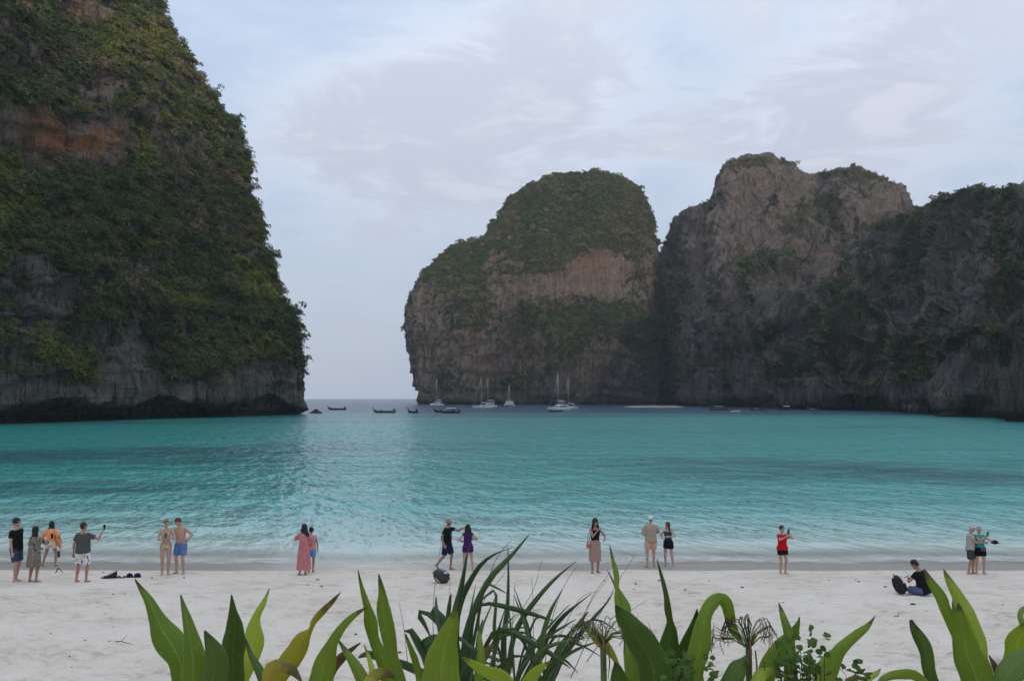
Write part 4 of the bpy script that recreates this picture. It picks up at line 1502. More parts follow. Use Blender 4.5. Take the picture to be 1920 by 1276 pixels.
# 1 the young man at the far left, in profile
p = Person(28, 1090, 972, 82, 'young man in black t-shirt and dark blue shorts, curly black hair, in profile', 'light', 'm', lean=(-3, 0), head=(-6, 4, 0), armL=((.22, .06, .86), (.2, 1, 0)), armR=((-.22, -.05, .84), (-.2, 1, 0)), legL=(.09, .05, .075, 5), legR=(-.09, -.06, .075, -4))
p.top('shirt', BLACK, -.13, .55)
p.shorts('shorts', cloth('slate_blue', (.050, .066, .115)), .78)
p.hair(HAIRB, 'short', vol=1.14)
g = MB()
for sx in (-1, 1):
    g.ball(p.Hc + p.Rh @ V3(sx * .032, -.087, .004), (.025, .008, .018), 9, 6, p.Rh.to_euler())
    g.tube([p.Hc + p.Rh @ V3(sx * .055, -.082, .008), p.Hc + p.Rh @ V3(sx * .080, .01, .008)], .004, 5)
p.sc(g).build('sunglasses', mat_simple('sunglass_black', (.01, .01, .01), .15, .5), p.obj)

# 2 the woman in the zebra-print dress, from behind
p = Person(62, 1091, 987, 160, 'woman from behind in animal print dress, long black hair, holding up a phone', 'tan', 'f', head=(-10, 6, 0), heavy=1.18, armR=((-.16, -.40, 1.28), (-.7, .2, -.8)), armL=((.14, -.26, 1.02), (.8, .5, -.3)), legL=(.12, .03, .075, 12), legR=(-.11, 0, .075, -14))
zebra = pattern_mat('animal_print', (.40, .36, .30), (.022, .020, .018), 'zebra', 6.0, .48)
p.skirt('dress', zebra, .50, .225, .19, .25, {'sleeve': 1.0, 'neck': .96, 'wide': .02}, 8, .012, loose=.035)
p.hair(HAIRB, 'long', .58, vol=1.05)
p.phone((-.14, -.50, 1.36), 'black phone held up by the woman in the animal print dress', rz=.2)

# 3 the woman in the orange wrap
p = Person(93, 1061, 976, 176, 'woman with very long black hair in orange wrap and white shorts, legs apart', 'tan', 'f', lean=(8, 4), head=(4, 8, 4), zp=.90, armL=((.30, -.12, .92), (.7, .6, -.2)), armR=((-.34, -.10, .98), (-.7, .6, -.2)), legL=(.27, .02, .075, 24), legR=(-.20, -.03, .075, -10))
p.shorts('shorts', cloth('cream_linen', (.66, .60, .50)), .42, .022)
orange = pattern_mat('orange_wrap', (.80, .30, .10), (.86, .50, .30), 'noise', 7.0, .50)
mb = MB()
p.torso_rings(mb, .05, .97, .022, .040)
for sh, el, wr in ((p.shL, p.elL, p.wrL), (p.shR, p.elR, p.wrR)):
    mb.tube([sh, sh.lerp(el, .6), el.lerp(wr, .2)], [.066, .075, .085], 12)
p.sc(mb)
sculpt(mb, 'wrap', orange, p.obj, .0135 * p.k, 3, .010, (12, 12, 8), 4)
mb = MB()
n = 14
for q, (z0, dz, w0) in enumerate(((1.06, 0, .16), (1.00, -.06, .13))):
    rows = []
    for i in range(9):
        f = i / 8
        x = -.12 - f * .30
        rows.append([V3(x + .02 * math.sin(7 * f + j), -.10 + .10 * f + .035 * math.sin(j * 1.1 + f * 5 + q), z0 - f * .16 + dz + (j / (n - 1) - .5) * 2 * w0 * (1 - .35 * f) - .05 * f * f) for j in range(n)])
    base = mb.n
    for r in rows:
        mb.v += [tuple(v) for v in r]
    for r in rows:
        mb.v += [(v.x, v.y + .008, v.z) for v in r]
    k = 9 * n
    fs = []
    for i in range(8):
        for j in range(n - 1):
            a = base + i * n + j
            fs += [(a, a + 1, a + n + 1, a + n), (a + k, a + k + n, a + k + n + 1, a + k + 1)]
    mb.f += fs
    mb.n = len(mb.v)
p.sc(mb).build('trailing_cloth', orange, p.obj)
p.hair(HAIRB, 'long', .66, (-.05, 0), 1.06)

# 5 the man in the grey-green shirt
p = Person(153, 1091, 980, 176, 'man from behind in dark grey-green t-shirt and white leaf print shorts, one arm raised', 'red', 'm', head=(-24, 0, 0), heavy=1.10, armR=((-.42, -.26, 1.44), (-.5, .2, -1)), armL=((.27, .02, .86), (.5, .8, 0)), legL=(.17, 0, .075, 10), legR=(-.13, 0, .075, -10))
p.top('shirt', cloth('grey_green', (.085, .092, .082)), -.15, .62, .034)
p.shorts('shorts', pattern_mat('leaf_print', (.74, .73, .72), (.045, .055, .095), 'leaf', 17.0, .42), .92, .022, -.02)
p.hair(HAIRD, 'short')
p.phone((-.42, -.34, 1.56), 'small black phone in the raised hand of the man in leaf print shorts', rx=.2)

# 7, 8 the couple looking at a phone
p = Person(309, 1077, 973, 24, 'woman in pale green bikini looking down at a phone beside the shirtless man', 'light', 'f', lean=(3, 0), head=(10, 16, -6), heavy=.95, armL=((.05, -.25, 1.20), (.8, .3, -.6)), armR=((-.03, -.27, 1.17), (-.9, .3, -.6)), legL=(.09, .0, .075, 10), legR=(-.08, .02, .075, -8))
bik = pattern_mat('bikini_print', (.42, .52, .24), (.66, .62, .40), 'noise', 30.0, .5)
mb = MB()
p.torso_rings(mb, .585, .635, .009)
for sx in (-1, 1):
    mb.ball(p.tp(.665, sx * .060, -.090), (.052, .052, .052))
    mb.tube([p.tp(.70, sx * .066, -.135), p.tp(.90, sx * .055, -.085), p.tp(.985, sx * .03, .03)], .007, 6)
p.sc(mb)
sculpt(mb, 'bikini_top', bik, p.obj, .0095 * p.k, 2)
mb = MB()
p.torso_rings(mb, -.14, .015, .008)
p.sc(mb)
o = sculpt(mb, 'bikini_bottom', bik, p.obj, .0095 * p.k, 2)
p.hair(HAIRF, 'short')
mb = MB()
mb.ball(p.Hc + p.Rh @ V3(0, .085, .075), .040)
mb.ball(p.Hc + p.Rh @ V3(0, .05, .10), .034)
p.sc(mb).build('hair_bun', HAIRF, p.obj)
g = MB()
for sx in (-1, 1):
    g.ball(p.Hc + p.Rh @ V3(sx * .032, -.066, .088), (.026, .012, .018), 9, 6, p.Rh.to_euler())
p.sc(g).build('sunglasses', mat_simple('sunglass_black', (.01, .01, .01), .15, .5), p.obj)
p.phone((.02, -.32, 1.25), 'phone held by the woman in the bikini', rx=-.5)
p = Person(338, 1075, 970, -12, 'shirtless man in light blue swim shorts, hand on hip, head bent towards a phone', 'pink', 'm', lean=(4, -3), head=(-24, 22, -8), armL=((.215, -.06, 1.02), (1, .55, .1)), armR=((-.40, .16, 1.22), (-.6, .8, -.5)), legL=(.11, .0, .075, 10), legR=(-.15, .03, .075, -28))
p.shorts('shorts', cloth('swim_blue', (.115, .20, .44)), .72, .022, .08)
p.hair(HAIRR, 'short', vol=1.05)
mb = MB()
d = (p.wrL - p.elL).normalized()
mb.tube([p.wrL - d * .03, p.wrL - d * .005], .031, 12)
p.sc(mb).build('watch', BLACK, p.obj)

# 9, 10 the woman in the long red dress and the man half hidden behind her
p = Person(569, 1077, 983, 186, 'woman from behind in a long red dress with white print, dark hair blown sideways', 'tan', 'f', head=(0, 4, 0), heavy=1.12, armL=((.30, -.36, 1.22), (.8, .4, -.8)), armR=((-.22, -.14, 1.0), (-.6, .6, -.2)), legL=(.13, .0, .075, 20), legR=(-.06, .0, .075, -4))
p.skirt('dress', pattern_mat('red_print', (.42, .040, .065), (.72, .50, .47), 'flower', 42.0, .75), .19, .245, .20, .25, {'sleeve': .75, 'neck': .96, 'wide': .022}, 9, .014, loose=.028)
p.hair(HAIRB, 'long', .40, (-.16, 0), 1.12)
p = Person(579, 1075, 992, 192, 'man in pink shirt, light blue shorts and dark cap, half hidden by the red dress', 'tan', 'm', head=(-25, 20, 0), lean=(6, 3), armR=((-.25, .0, .88), (-.4, 1, 0)), armL=((.26, -.1, .98), (.5, .8, 0)), legL=(.08, .0, .075, 10), legR=(-.08, .0, .075, -10))
p.pos.y += .26
p.obj.location.y += .26
p.top('shirt', cloth('pink_cotton', (.56, .27, .29)), -.18, .55, .022)
p.shorts('shorts', cloth('sky_blue', (.10, .36, .62)), .70, .018)
p.hair(HAIRB, 'short', vol=.94)
p.cap(cloth('dark_navy_cap', (.012, .012, .028)))

# 11, 12 the bald man and the woman in purple
p = Person(838, 1067, 971, 66, 'bald bearded man walking in black t-shirt and navy shorts, arm stretched out', 'tan', 'm', lean=(3, 0), head=(6, 6, 0), zp=.915, armL=((.30, -.50, 1.40), (.3, .2, -1)), armR=((-.25, -.02, .88), (-.3, 1, 0)), legL=(.07, -.10, .075, 6), legR=(-.09, .34, .16, -6, (0, -1, 0), 42))
# a printed mark on the chest
m = bpy.data.materials.new('black_tee_print')
m.use_nodes = True
t = NT(m.node_tree)
tc = t.n('ShaderNodeTexCoord', out=3)
c3 = p.tp(.62, .0, -.13) * p.k
dv = t.vmath('SUBTRACT', tc, tuple(c3))
s3 = t.n('ShaderNodeSeparateXYZ', dv, out=None)
flat = t.n('ShaderNodeCombineXYZ', s3.outputs[0], 0.0, s3.outputs[2])
rr = t.vmath('LENGTH', flat, out=1)
arc = t.math('MULTIPLY', t.math('COMPARE', rr, .075, .011), t.math('LESS_THAN', s3.outputs[2], .03))
arc = t.math('MULTIPLY', arc, t.math('GREATER_THAN', s3.outputs[0], -.062))
arc2 = t.math('MULTIPLY', t.math('COMPARE', rr, .040, .010), t.math('GREATER_THAN', s3.outputs[0], .0))
mk = t.math('MULTIPLY', t.math('MAXIMUM', arc, arc2), t.math('LESS_THAN', s3.outputs[1], .08))
t.n('ShaderNodeOutputMaterial', t.n('ShaderNodeBsdfPrincipled', Base_Color=t.mix(mk, (.012, .012, .013), (.20, .20, .20)), Roughness=.88, Specular_IOR_Level=.1))
p.top('shirt', m, -.13, .55, .02)
p.shorts('shorts', NAVY, .88, .024)
mb = MB()
er = p.Rh.to_euler()
mb.ball(p.Hc + p.Rh @ V3(0, -.048, -.078), (.046, .044, .036), 12, 8, er)
for sx in (-1, 1):
    mb.ball(p.Hc + p.Rh @ V3(sx * .046, -.022, -.050), (.018, .034, .036), 9, 7, er)
p.sc(mb).build('beard', HAIRD, p.obj)
p = Person(877, 1070, 983, 186, 'woman from behind in a purple playsuit with shoulder-length black hair, feet apart', 'light', 'f', head=(-8, 4, 0), armL=((.22, -.14, 1.10), (.9, .7, -.4)), armR=((-.22, -.16, 1.16), (-.9, .6, -.4)), legL=(.14, .02, .075, 14), legR=(-.19, -.02, .075, -6), zp=.92)
PUR = cloth('purple_crepe', (.060, .018, .105))
p.top('playsuit', PUR, -.16, .16, .018, fold=.008)
p.shorts('playsuit_shorts', PUR, .42, .026, .2)
p.hair(HAIRB, 'long', .26, vol=1.06)

# 14 the woman in the sarong
p = Person(1116, 1073, 972, 14, 'woman with long black hair in black top and pinkish sarong, hand at her chin', 'tan', 'f', head=(8, 12, 0), armR=((.02, -.17, 1.36), (-.8, -.3, -.9)), armL=((.24, -.24, 1.10), (.8, .6, -.4)), legL=(.085, .0, .075, 14), legR=(-.09, .02, .075, -20))
p.top('black_top', BLACK, .22, 0, .010, .86, .004, fold=.003)
sar = pattern_mat('sarong_print', (.36, .235, .205), (.46, .315, .27), 'noise', 40.0, .5, ink2=(.27, .21, .185))
p.skirt('sarong', sar, .37, .195, .165, .30, None, 6, .010, loose=.016)
mb = MB()
for i in range(25):
    a = 2 * math.pi * i / 24
p.hair(HAIRB, 'long', .46, vol=1.12)
g = MB()
g.ball(p.tp(-.10, -.25, .0), (.045, .085, .095), 12, 9)
p.sc(g)
bag = g.build('shoulder_bag', mat_simple('orange_leather', (.62, .12, .030), .5), None)
bag.location = p.pos
bag.rotation_euler = (0, 0, p.rz)
tag(bag, 'small orange shoulder bag hanging at the hip of the woman in the sarong', 'bag')
g = MB()
g.tube([p.tp(.05, -.245, -.03), p.tp(.5, -.20, -.10), p.tp(.90, -.115, -.075), p.tp(.97, -.08, .03), p.tp(.5, -.20, .10), p.tp(.05, -.245, .03)], .008, 6)
p.sc(g).build('strap', mat_simple('dark_strap', (.08, .03, .02), .6), bag)

# 15, 16 the man in beige and the red-haired woman
p = Person(1221, 1063, 967, 188, 'man from behind in beige t-shirt, pale pink shorts and white cap worn backwards', 'pink', 'm', head=(-16, 2, 0), heavy=1.06, armL=((.17, -.26, 1.08), (.8, .6, -.4)), armR=((-.17, -.28, 1.12), (-.9, .5, -.4)), legL=(.13, .0, .075, 14), legR=(-.10, -.03, .075, -24))
p.top('shirt', cloth('beige_cotton', (.38, .315, .235)), -.18, .62, .026)
p.shorts('shorts', cloth('pale_pink', (.58, .37, .29)), .70, .024)
p.hair(HAIRF, 'short', vol=.94)
p.cap(cloth('white_cap', (.72, .72, .74)), back=True)
p = Person(1254, 1061, 979, -30, 'woman with long auburn hair in teal top and black shorts, hand on hip', 'pink', 'f', head=(-46, 0, 0), lean=(0, -2), armR=((-.19, .02, 1.04), (-1, .45, .1)), armL=((.12, -.26, 1.22), (1.0, .2, -.25)), legL=(.18, .0, .075, 10), legR=(-.14, .03, .075, -22))
p.top('teal_top', cloth('teal_jersey', (.020, .070, .085)), .08, 0, .009, .87, .006, fold=.003)
p.shorts('shorts', BLACK, .46, .028, .26)
p.hair(HAIRR, 'long', .40, (.06, 0), 1.10)

# 17 the woman in red taking a picture
p = Person(1468, 1075, 986, 12, 'woman in bright red t-shirt and black shorts holding a phone in front of her face', 'light', 'f', heavy=1.08, head=(8, 0, 0), armL=((.10, -.32, 1.48), (.9, .1, -.8)), armR=((-.02, -.32, 1.40), (-1.0, .1, -.6)), legL=(.10, .0, .075, 24), legR=(-.08, .03, .075, -4))
p.top('shirt', cloth('red_cotton', (.52, .012, .016)), -.10, .60, .024)
p.shorts('shorts', BLACK, .48, .022)
p.hair(HAIRD, 'short', vol=1.08)
mb = MB()
mb.ball(p.Hc + p.Rh @ V3(0, .085, .06), .040)
p.sc(mb).build('hair_bun', HAIRD, p.obj)
p.phone((.10, -.38, 1.57), 'phone held up by the woman in red', rx=.05)

# 19, 20 the elderly couple
p = Person(1821, 1075, 985, 58, 'elderly grey-haired man in pale grey t-shirt and dark green shorts, arm reaching out', 'red', 'm', head=(-14, 10, 0), lean=(4, 2), heavy=1.1, armR=((-.08, -.42, 1.18), (-.8, .2, -.7)), armL=((.12, -.46, 1.16), (.8, .2, -.7)), legL=(.10, -.05, .075, 10), legR=(-.10, .08, .075, 0))
p.top('shirt', cloth('pale_grey', (.40, .375, .335)), -.14, .55, .024)
p.shorts('shorts', cloth('dark_green', (.050, .062, .062)), .85, .028)
p.hair(HAIRG, 'short')
p = Person(1839, 1075, 987, -6, 'grey-haired woman in turquoise top and black shorts with a waist bag, holding up a phone', 'pink', 'f', head=(-8, 6, -4), heavy=1.12, armL=((.30, -.34, 1.24), (.9, .3, -.6)), armR=((.07, -.33, 1.42), (-.6, -.1, -1)), legL=(.11, .0, .075, 14), legR=(-.15, .0, .075, -16))
p.top('turquoise_top', cloth('turquoise', (.030, .34, .33)), -.02, .34, .016, .95)
p.shorts('shorts', BLACK, .56, .026, .12)
p.hair(HAIRG, 'short', vol=1.06)
g = MB()
for sx in (-1, 1):
    g.ball(p.Hc + p.Rh @ V3(sx * .034, -.060, .096), (.027, .013, .019), 9, 6, p.Rh.to_euler())
p.sc(g).build('sunglasses', mat_simple('sunglass_black', (.01, .01, .01), .15, .5), p.obj)
g = MB()
g.ball(p.tp(-.02, .03, -.185), (.095, .045, .062), 14, 9)
p.sc(g)
bag = g.build('waist_bag', mat_simple('plum_nylon', (.135, .040, .060), .6, var=.3), None)
bag.location, bag.rotation_euler = p.pos, (0, 0, p.rz)
tag(bag, 'plum waist bag worn in front by the woman in turquoise', 'bag')
g = MB()
p.torso_rings(g, -.01, .04, .036)
p.sc(g)
sculpt(g, 'belt', BLACK, bag, .010)
p.phone((.09, -.40, 1.48), 'black phone held up in front of her face by the grey-haired woman', rx=.1, rz=.4)
mb = MB()
c = V3(.34, -.42, 1.24) * p.k
mb.ball(c, (.10, .085, .065), 14, 9)
for y, w in ((0, 1),):
    mb.rings([[c + V3(.13 * w * math.cos(a) * f, .11 * math.sin(a) * f, -.030 - .012 * (f - 1)) for a in [2 * math.pi * k / 20 for k in range(20)]] for f in (.8, 1.0, 1.02, .82)], True)
o = mb.build('hat', cloth('dark_hat', (.020, .020, .032)), None)
o.location, o.rotation_euler = p.pos, (0, 0, p.rz)
tag(o, 'dark cloth hat held out in the hand of the woman in turquoise', 'hat')

# 18 the man sitting cross-legged
p = Person(1734, 1113, 1056, 214, 'man sitting cross-legged on the sand in black t-shirt and blue shorts, seen from behind', 'tan', 'm', zp=.125, lean=(16, 0), drop=-.015, head=(8, 26, 0), armL=((.12, -.38, .36), (1, .3, -.4)), armR=((-.12, -.38, .34), (-1, .3, -.4)),
           legL=(-.12, -.34, .06, 60, (1.0, -.25, .18)), legR=(.10, -.26, .06, -60, (-1.0, -.25, .18)), H=1.74)
p.top('shirt', BLACK, -.20, .55, .024)
p.shorts('shorts', cloth('denim_blue', (.085, .115, .24)), .80, .022)
p.hair(HAIRB, 'short', vol=1.04)
p.phone((.0, -.46, .42), 'phone held by the man sitting on the sand', rx=-.9)
bake_pending()
# ------------------------------------------------------------------ boats at anchor
WOODD = mat_simple('dark_boat_timber', (.045, .032, .026), .6, .25, .3, 3.0)
WOODR = mat_simple('red_brown_timber', (.10, .045, .032), .6, .25, .3, 3.0)
GREENP = mat_simple('green_boat_paint', (.045, .12, .075), .55, .3, .2, 3.0)
TARP = mat_simple('pale_tarp', (.50, .54, .60), .8, .2, .1, 2.0)
TARPG = mat_simple('green_tarp', (.07, .36, .20), .8, .2, .1, 2.0)
TARPB = mat_simple('blue_grey_tarp', (.16, .20, .27), .8, .2, .1, 2.0)
GELC = mat_simple('white_gelcoat', (.55, .56, .57), .3, .5, .05, 2.0)
GLASSD = mat_simple('dark_boat_glass', (.02, .024, .03), .08, .6)
ALU = mat_simple('mast_aluminium', (.62, .62, .63), .4, .5, 0, 1, .3)
STEELD = mat_simple('engine_steel', (.03, .03, .032), .5, .5, 0, 1, .4)
RED = mat_simple('ribbon_red', (.45, .05, .05), .8)


def sea_at(px, py):
    d = px_dir(px, py)
    Y = -CAMZ / d[2] * d[1]
    return at(px, py, Y)


def longtail(px, py, heading, L, label, hull=WOODD, canopy=None, cover=None, group='long-tail boats at anchor', canopy_len=.45, bow=1.0):
    c = sea_at(px, py)
    o = empty('longtail_boat', (c[0], c[1], 0.0), math.radians(heading), label, 'boat', group)
    # hull sections, bow towards +x
    N, n = 22, 11
    mb, rim = MB(), MB()
    rings = []
    gl, gr = [], []
    for i in range(N):
        f = i / (N - 1)
        x = (f - .5) * L
        b = .88 * (math.sin(math.pi * min(max(f * .86 + .10, 0), 1)) ** .7) * (1 - .93 * max(0, (f - .55) / .45) ** 1.8)
        b = max(b, .04)
        sheer = .55 + .22 * (1 - f) ** 2 + .9 * max(0, (f - .6) / .4) ** 2.4
        keel = -.30 + .75 * max(0, (f - .72) / .28) ** 2.2
        ring = []
        for k in range(n):
            a = math.pi * k / (n - 1)
            yy = b * math.copysign(abs(math.cos(a)) ** .7, math.cos(a))
            zz_ = sheer - (sheer - keel) * math.sin(a) ** .8
            ring.append((x, yy, zz_))
        inner = [(x, yy * .90, max(zz_ + .08, .05 if zz_ < sheer - .02 else zz_)) for (x, yy, zz_) in ring[::-1]]
        inner = [(x, yy, min(z_, sheer)) for x, yy, z_ in inner]
        rings.append(ring + inner)
        gl.append((x, b * 1.02, sheer))
        gr.append((x, -b * 1.02, sheer))
    mb.rings(rings)
    mb.build('hull', hull, o)
    for g_ in (gl, gr):
        MB().tube(g_, .05, 6).build('gunwale', WOODR, o)
    # the tall stem that curves up at the bow
    st = [(L * .47, 0, .55), (L * .52, 0, 1.15), (L * .56, 0, 1.75 * bow), (L * .575, 0, 2.35 * bow)]
    MB().tube(st, [.13, .12, .11, .13], 8, flat=.7).build('prow', hull, o)
    r = MB()
    r.tube([(L * .555, 0, 1.66 * bow), (L * .566, 0, 1.95 * bow)], .17, 8)
    r.tube([(L * .57, .1, 1.7 * bow), (L * .555, .14, 1.2 * bow), (L * .55, .13, .8 * bow)], .05, 5)
    r.build('ribbon', RED, o)
    for f in (-.22, .02, .24):
        MB().box((f * L, 0, .42), (.30, 1.45, .05)).build('thwart', WOODR, o, smooth=False)
    if canopy is not None:
        x0, x1 = -.30 * L, (-.30 + canopy_len) * L
        z0 = 1.75
        rings = []
        for x in np.linspace(x0, x1, 6):
            top_ = [(x, .85 * math.cos(a), z0 + .22 * math.sin(a)) for a in np.linspace(0, math.pi, 8)]
            bot = [(x, .85 * math.cos(a), z0 - .05 + .22 * math.sin(a)) for a in np.linspace(math.pi, 0, 8)]
            rings.append(top_ + bot)
        MB().rings(rings).build('canopy', canopy, o)
        for x in (x0 + .1, (x0 + x1) / 2, x1 - .1):
            for y in (-.78, .78):
                MB().tube([(x, y, .5), (x, y, z0)], .035, 6).build('canopy_post', WOODR, o)
    if cover is not None:
        rings = []
        for x in np.linspace(-.26 * L, .20 * L, 7):
            h_ = .86 + .10 * math.sin(x * 1.7)
            rings.append([(x, .78 * math.cos(a), .56 + (h_ - .56) * math.sin(a)) for a in np.linspace(0, math.pi, 8)] + [(x, .74 * math.cos(a), .52) for a in np.linspace(math.pi, 0, 8)])
        MB().rings(rings).build('cover', cover, o)
    # engine on its swivel with the long propeller shaft
    e = MB().box((-.445 * L, 0, 1.12), (.75, .48, .46)).box((-.43 * L, 0, 1.42), (.35, .30, .18)).tube([(-.445 * L, 0, .62), (-.445 * L, 0, .95)], .07, 8)
    e.build('engine', STEELD, o, smooth=False)
    MB().tube([(-.47 * L, 0, 1.05), (-.60 * L, .1, .55), (-.74 * L, .2, .08)], [.045, .04, .035], 6).build('propeller_shaft', STEELD, o)
    MB().tube([(-.41 * L, 0, 1.15), (-.32 * L, .05, 1.25)], .03, 6).build('tiller', STEELD, o)
    return o


def boat_person(o, x, y, z, label, h=1.2):
    M = o.matrix_basis
    mb = MB()
    mb.tube([(0, 0, 0), (0, 0, .25 * h), (0, 0, .55 * h), (0, 0, .68 * h)], [.19, .18, .21, .09], 10)
    mb.ball((0, 0, .82 * h), .11, 10, 8)
    mb.tube([(0, .2, .62 * h), (.18, .24, .40 * h), (.32, .1, .34 * h)], [.06, .05, .04], 7)
    mb.tube([(0, -.2, .62 * h), (.14, -.24, .38 * h), (.30, -.1, .32 * h)], [.06, .05, .04], 7)
    mb.tube([(0, .1, .06), (.40, .14, .12), (.44, .14, -.30)], [.10, .08, .06], 7)
    mb.tube([(0, -.1, .06), (.40, -.14, .12), (.44, -.14, -.30)], [.10, .08, .06], 7)
    q = sculpt(mb, 'person', mat_simple('boatman_dark', (.035, .035, .045), .9), None, .03, 2)
    c_, s_ = math.cos(o.rotation_euler.z), math.sin(o.rotation_euler.z)
    q.location = (o.location.x + c_ * x - s_ * y, o.location.y + s_ * x + c_ * y, z)
    q.rotation_euler = o.rotation_euler
    tag(q, label, 'person')
    bake_pending()


def fit(px0, px1, py, ang):
    """length of a boat that spans px0..px1 at heading ang"""
    c = sea_at((px0 + px1) / 2, py)
    w = abs(px1 - px0) / F * c[1]
    return w / max(abs(math.cos(math.radians(ang))), .3)


longtail(632, 768, 172, fit(614, 648, 768, 172), 'dark long-tail boat farthest left, just off the tip of the left cliff', WOODD, None, TARPB)
b2 = longtail(721, 773.5, 176, fit(702, 743, 773.5, 176), 'dark green long-tail boat with a person sitting in its bow', GREENP, None, GREENP)
boat_person(b2, 1.4, 0, .42, 'dark-clothed person sitting in the bow of the green long-tail boat')
longtail(774, 774, 140, fit(766, 783, 774, 150) * 1.25, 'dark long-tail boat turned end-on, between two longer boats', WOODD, None, None)
longtail(833, 773, 170, fit(818, 856, 773, 170), 'outer long-tail boat of the moored pair, its prow farthest left', WOODD, None, TARPB)
longtail(844, 774.5, 174, fit(826, 862, 774.5, 174), 'nearer long-tail boat of the moored pair with a pale roof', WOODD, TARP, None, canopy_len=.5)
longtail(1348, 769, 8, 8.2, 'small wooden boat with a green roof under the right cliff', WOODR, TARPG, None, 'small boats under the right cliff', .55, .75)
longtail(1420, 769, 170, 6.0, 'small long-tail boat under the right cliff, left of the red one', WOODR, None, TARPB, 'small boats under the right cliff', .5, .9)
longtail(1472, 769, 172, 6.5, 'small reddish long-tail boat with pale roof under the right cliff', WOODR, TARP, None, 'small boats under the right cliff', .4, .9)
longtail(1526, 769.5, 115, 6.0, 'small long-tail boat turned end-on under the right cliff', WOODR, None, TARPB, 'small boats under the right cliff', .5, 1.0)


def hull_mb(L, B, H, x0=0, y0=0, fine=1.6, keel=-.35):
    N, n = 18, 10
    rings = []
    for i in range(N):
        f = i / (N - 1)
        x = x0 + (f - .5) * L
        b = B / 2 * (1 - max(0, (f - .45) / .55) ** fine * .97) * (.80 + .20 * min(f / .3, 1))
        sh = H * (1 + .22 * max(0, (f - .4) / .6) ** 2)
        k = keel + (.30 + H * .2) * max(0, (f - .75) / .25) ** 2
        rings.append([(x + .35 * max(0, f - .9) * 10 * .3 * (1 - math.sin(a)), y0 + b * math.copysign(abs(math.cos(a)) ** .55, math.cos(a)), sh - (sh - k) * math.sin(a) ** .7) for a in [math.pi * q / (n - 1) for q in range(n)]])
    return MB().rings(rings)


def mast(o, x, h, boom, z0, spreaders=2, sail=True):
    MB().tube([(x, 0, z0), (x, 0, z0 + h)], [.10, .07], 8).build('mast', ALU, o)
    b = MB().tube([(x, 0, z0 + 1.3), (x - boom, 0, z0 + 1.2)], .08, 8)
    b.build('boom', ALU, o)
    if sail:
        MB().tube([(x - .2, 0, z0 + 1.52), (x - boom * .5, 0, z0 + 1.50), (x - boom * .95, 0, z0 + 1.36)], [.22, .20, .10], 8).build('furled_sail', GELC, o)
    for q in range(spreaders):
        zz_ = z0 + h * (.36 + .32 * q)
        MB().tube([(x, -.9, zz_), (x, .9, zz_)], .03, 5).build('spreader', ALU, o)
    st = MB()
    for y in (-1, 1):
        st.tube([(x - .2, y * 1.6, z0 - .3), (x, y * .85, z0 + h * .5), (x, 0, z0 + h * .96)], .016, 4)
    st.tube([(x + h * .28, 0, z0 - .2), (x, 0, z0 + h * .94)], .05, 5)
    st.build('rigging', ALU, o)


def catamaran(px, py, heading, L, H, label, group='white sailing yachts at anchor', mh=None, power=False):
    c = sea_at(px, py)
    o = empty('catamaran', (c[0], c[1], 0), math.radians(heading), label, 'boat', group)
    B = L * .52
    for s_ in (-1, 1):
        hull_mb(L, L * .15, L * .125, 0, s_ * (B / 2 - L * .075)).build('hull', GELC, o)
    MB().box((-.06 * L, 0, L * .10), (L * .68, B * .86, L * .05)).build('bridge_deck', GELC, o, smooth=False)
    z0 = L * .125
    rings = []
    for x, w, h_ in ((-.36, .84, .10), (-.34, .86, .13), (-.05, .84, .145), (.10, .74, .125), (.20, .56, .02)):
        rings.append([(x * L, w * B / 2 * cc, z0 + h_ * L * ss) for cc, ss in ((-1, 0), (-.97, .55), (-.80, .93), (-.35, 1), (.35, 1), (.80, .93), (.97, .55), (1, 0))])
    MB().rings(rings).build('cabin', GELC, o)
    for s_ in (-1, 1):
        MB().box((-.10 * L, s_ * B * .425, z0 + .062 * L), (.36 * L, .03 * L, .042 * L)).build('window', GLASSD, o, smooth=False)
    MB().box((.155 * L, 0, z0 + .075 * L), (.018 * L, B * .56, .052 * L), (0, -.75, 0)).build('windscreen', GLASSD, o, smooth=False)
    MB().box((-.365 * L, 0, z0 + .055 * L), (.01 * L, B * .55, .075 * L)).build('cockpit_opening', GLASSD, o, smooth=False)
    MB().box((-.22 * L, 0, z0 + .185 * L), (.34 * L, B * .72, .014 * L)).build('bimini', GELC, o, smooth=False)
    for x in (-.37, -.08):
        for s_ in (-1, 1):
            MB().tube([(x * L, s_ * B * .34, z0 + .10 * L), (x * L, s_ * B * .34, z0 + .185 * L)], .05, 6).build('bimini_post', ALU, o)
    MB().tube([(.44 * L, -B * .42, L * .13), (.44 * L, B * .42, L * .13)], .10, 8).build('crossbeam', ALU, o)
    if mh:
        mast(o, .04 * L, mh, L * .40, z0 + .14 * L)
    return o


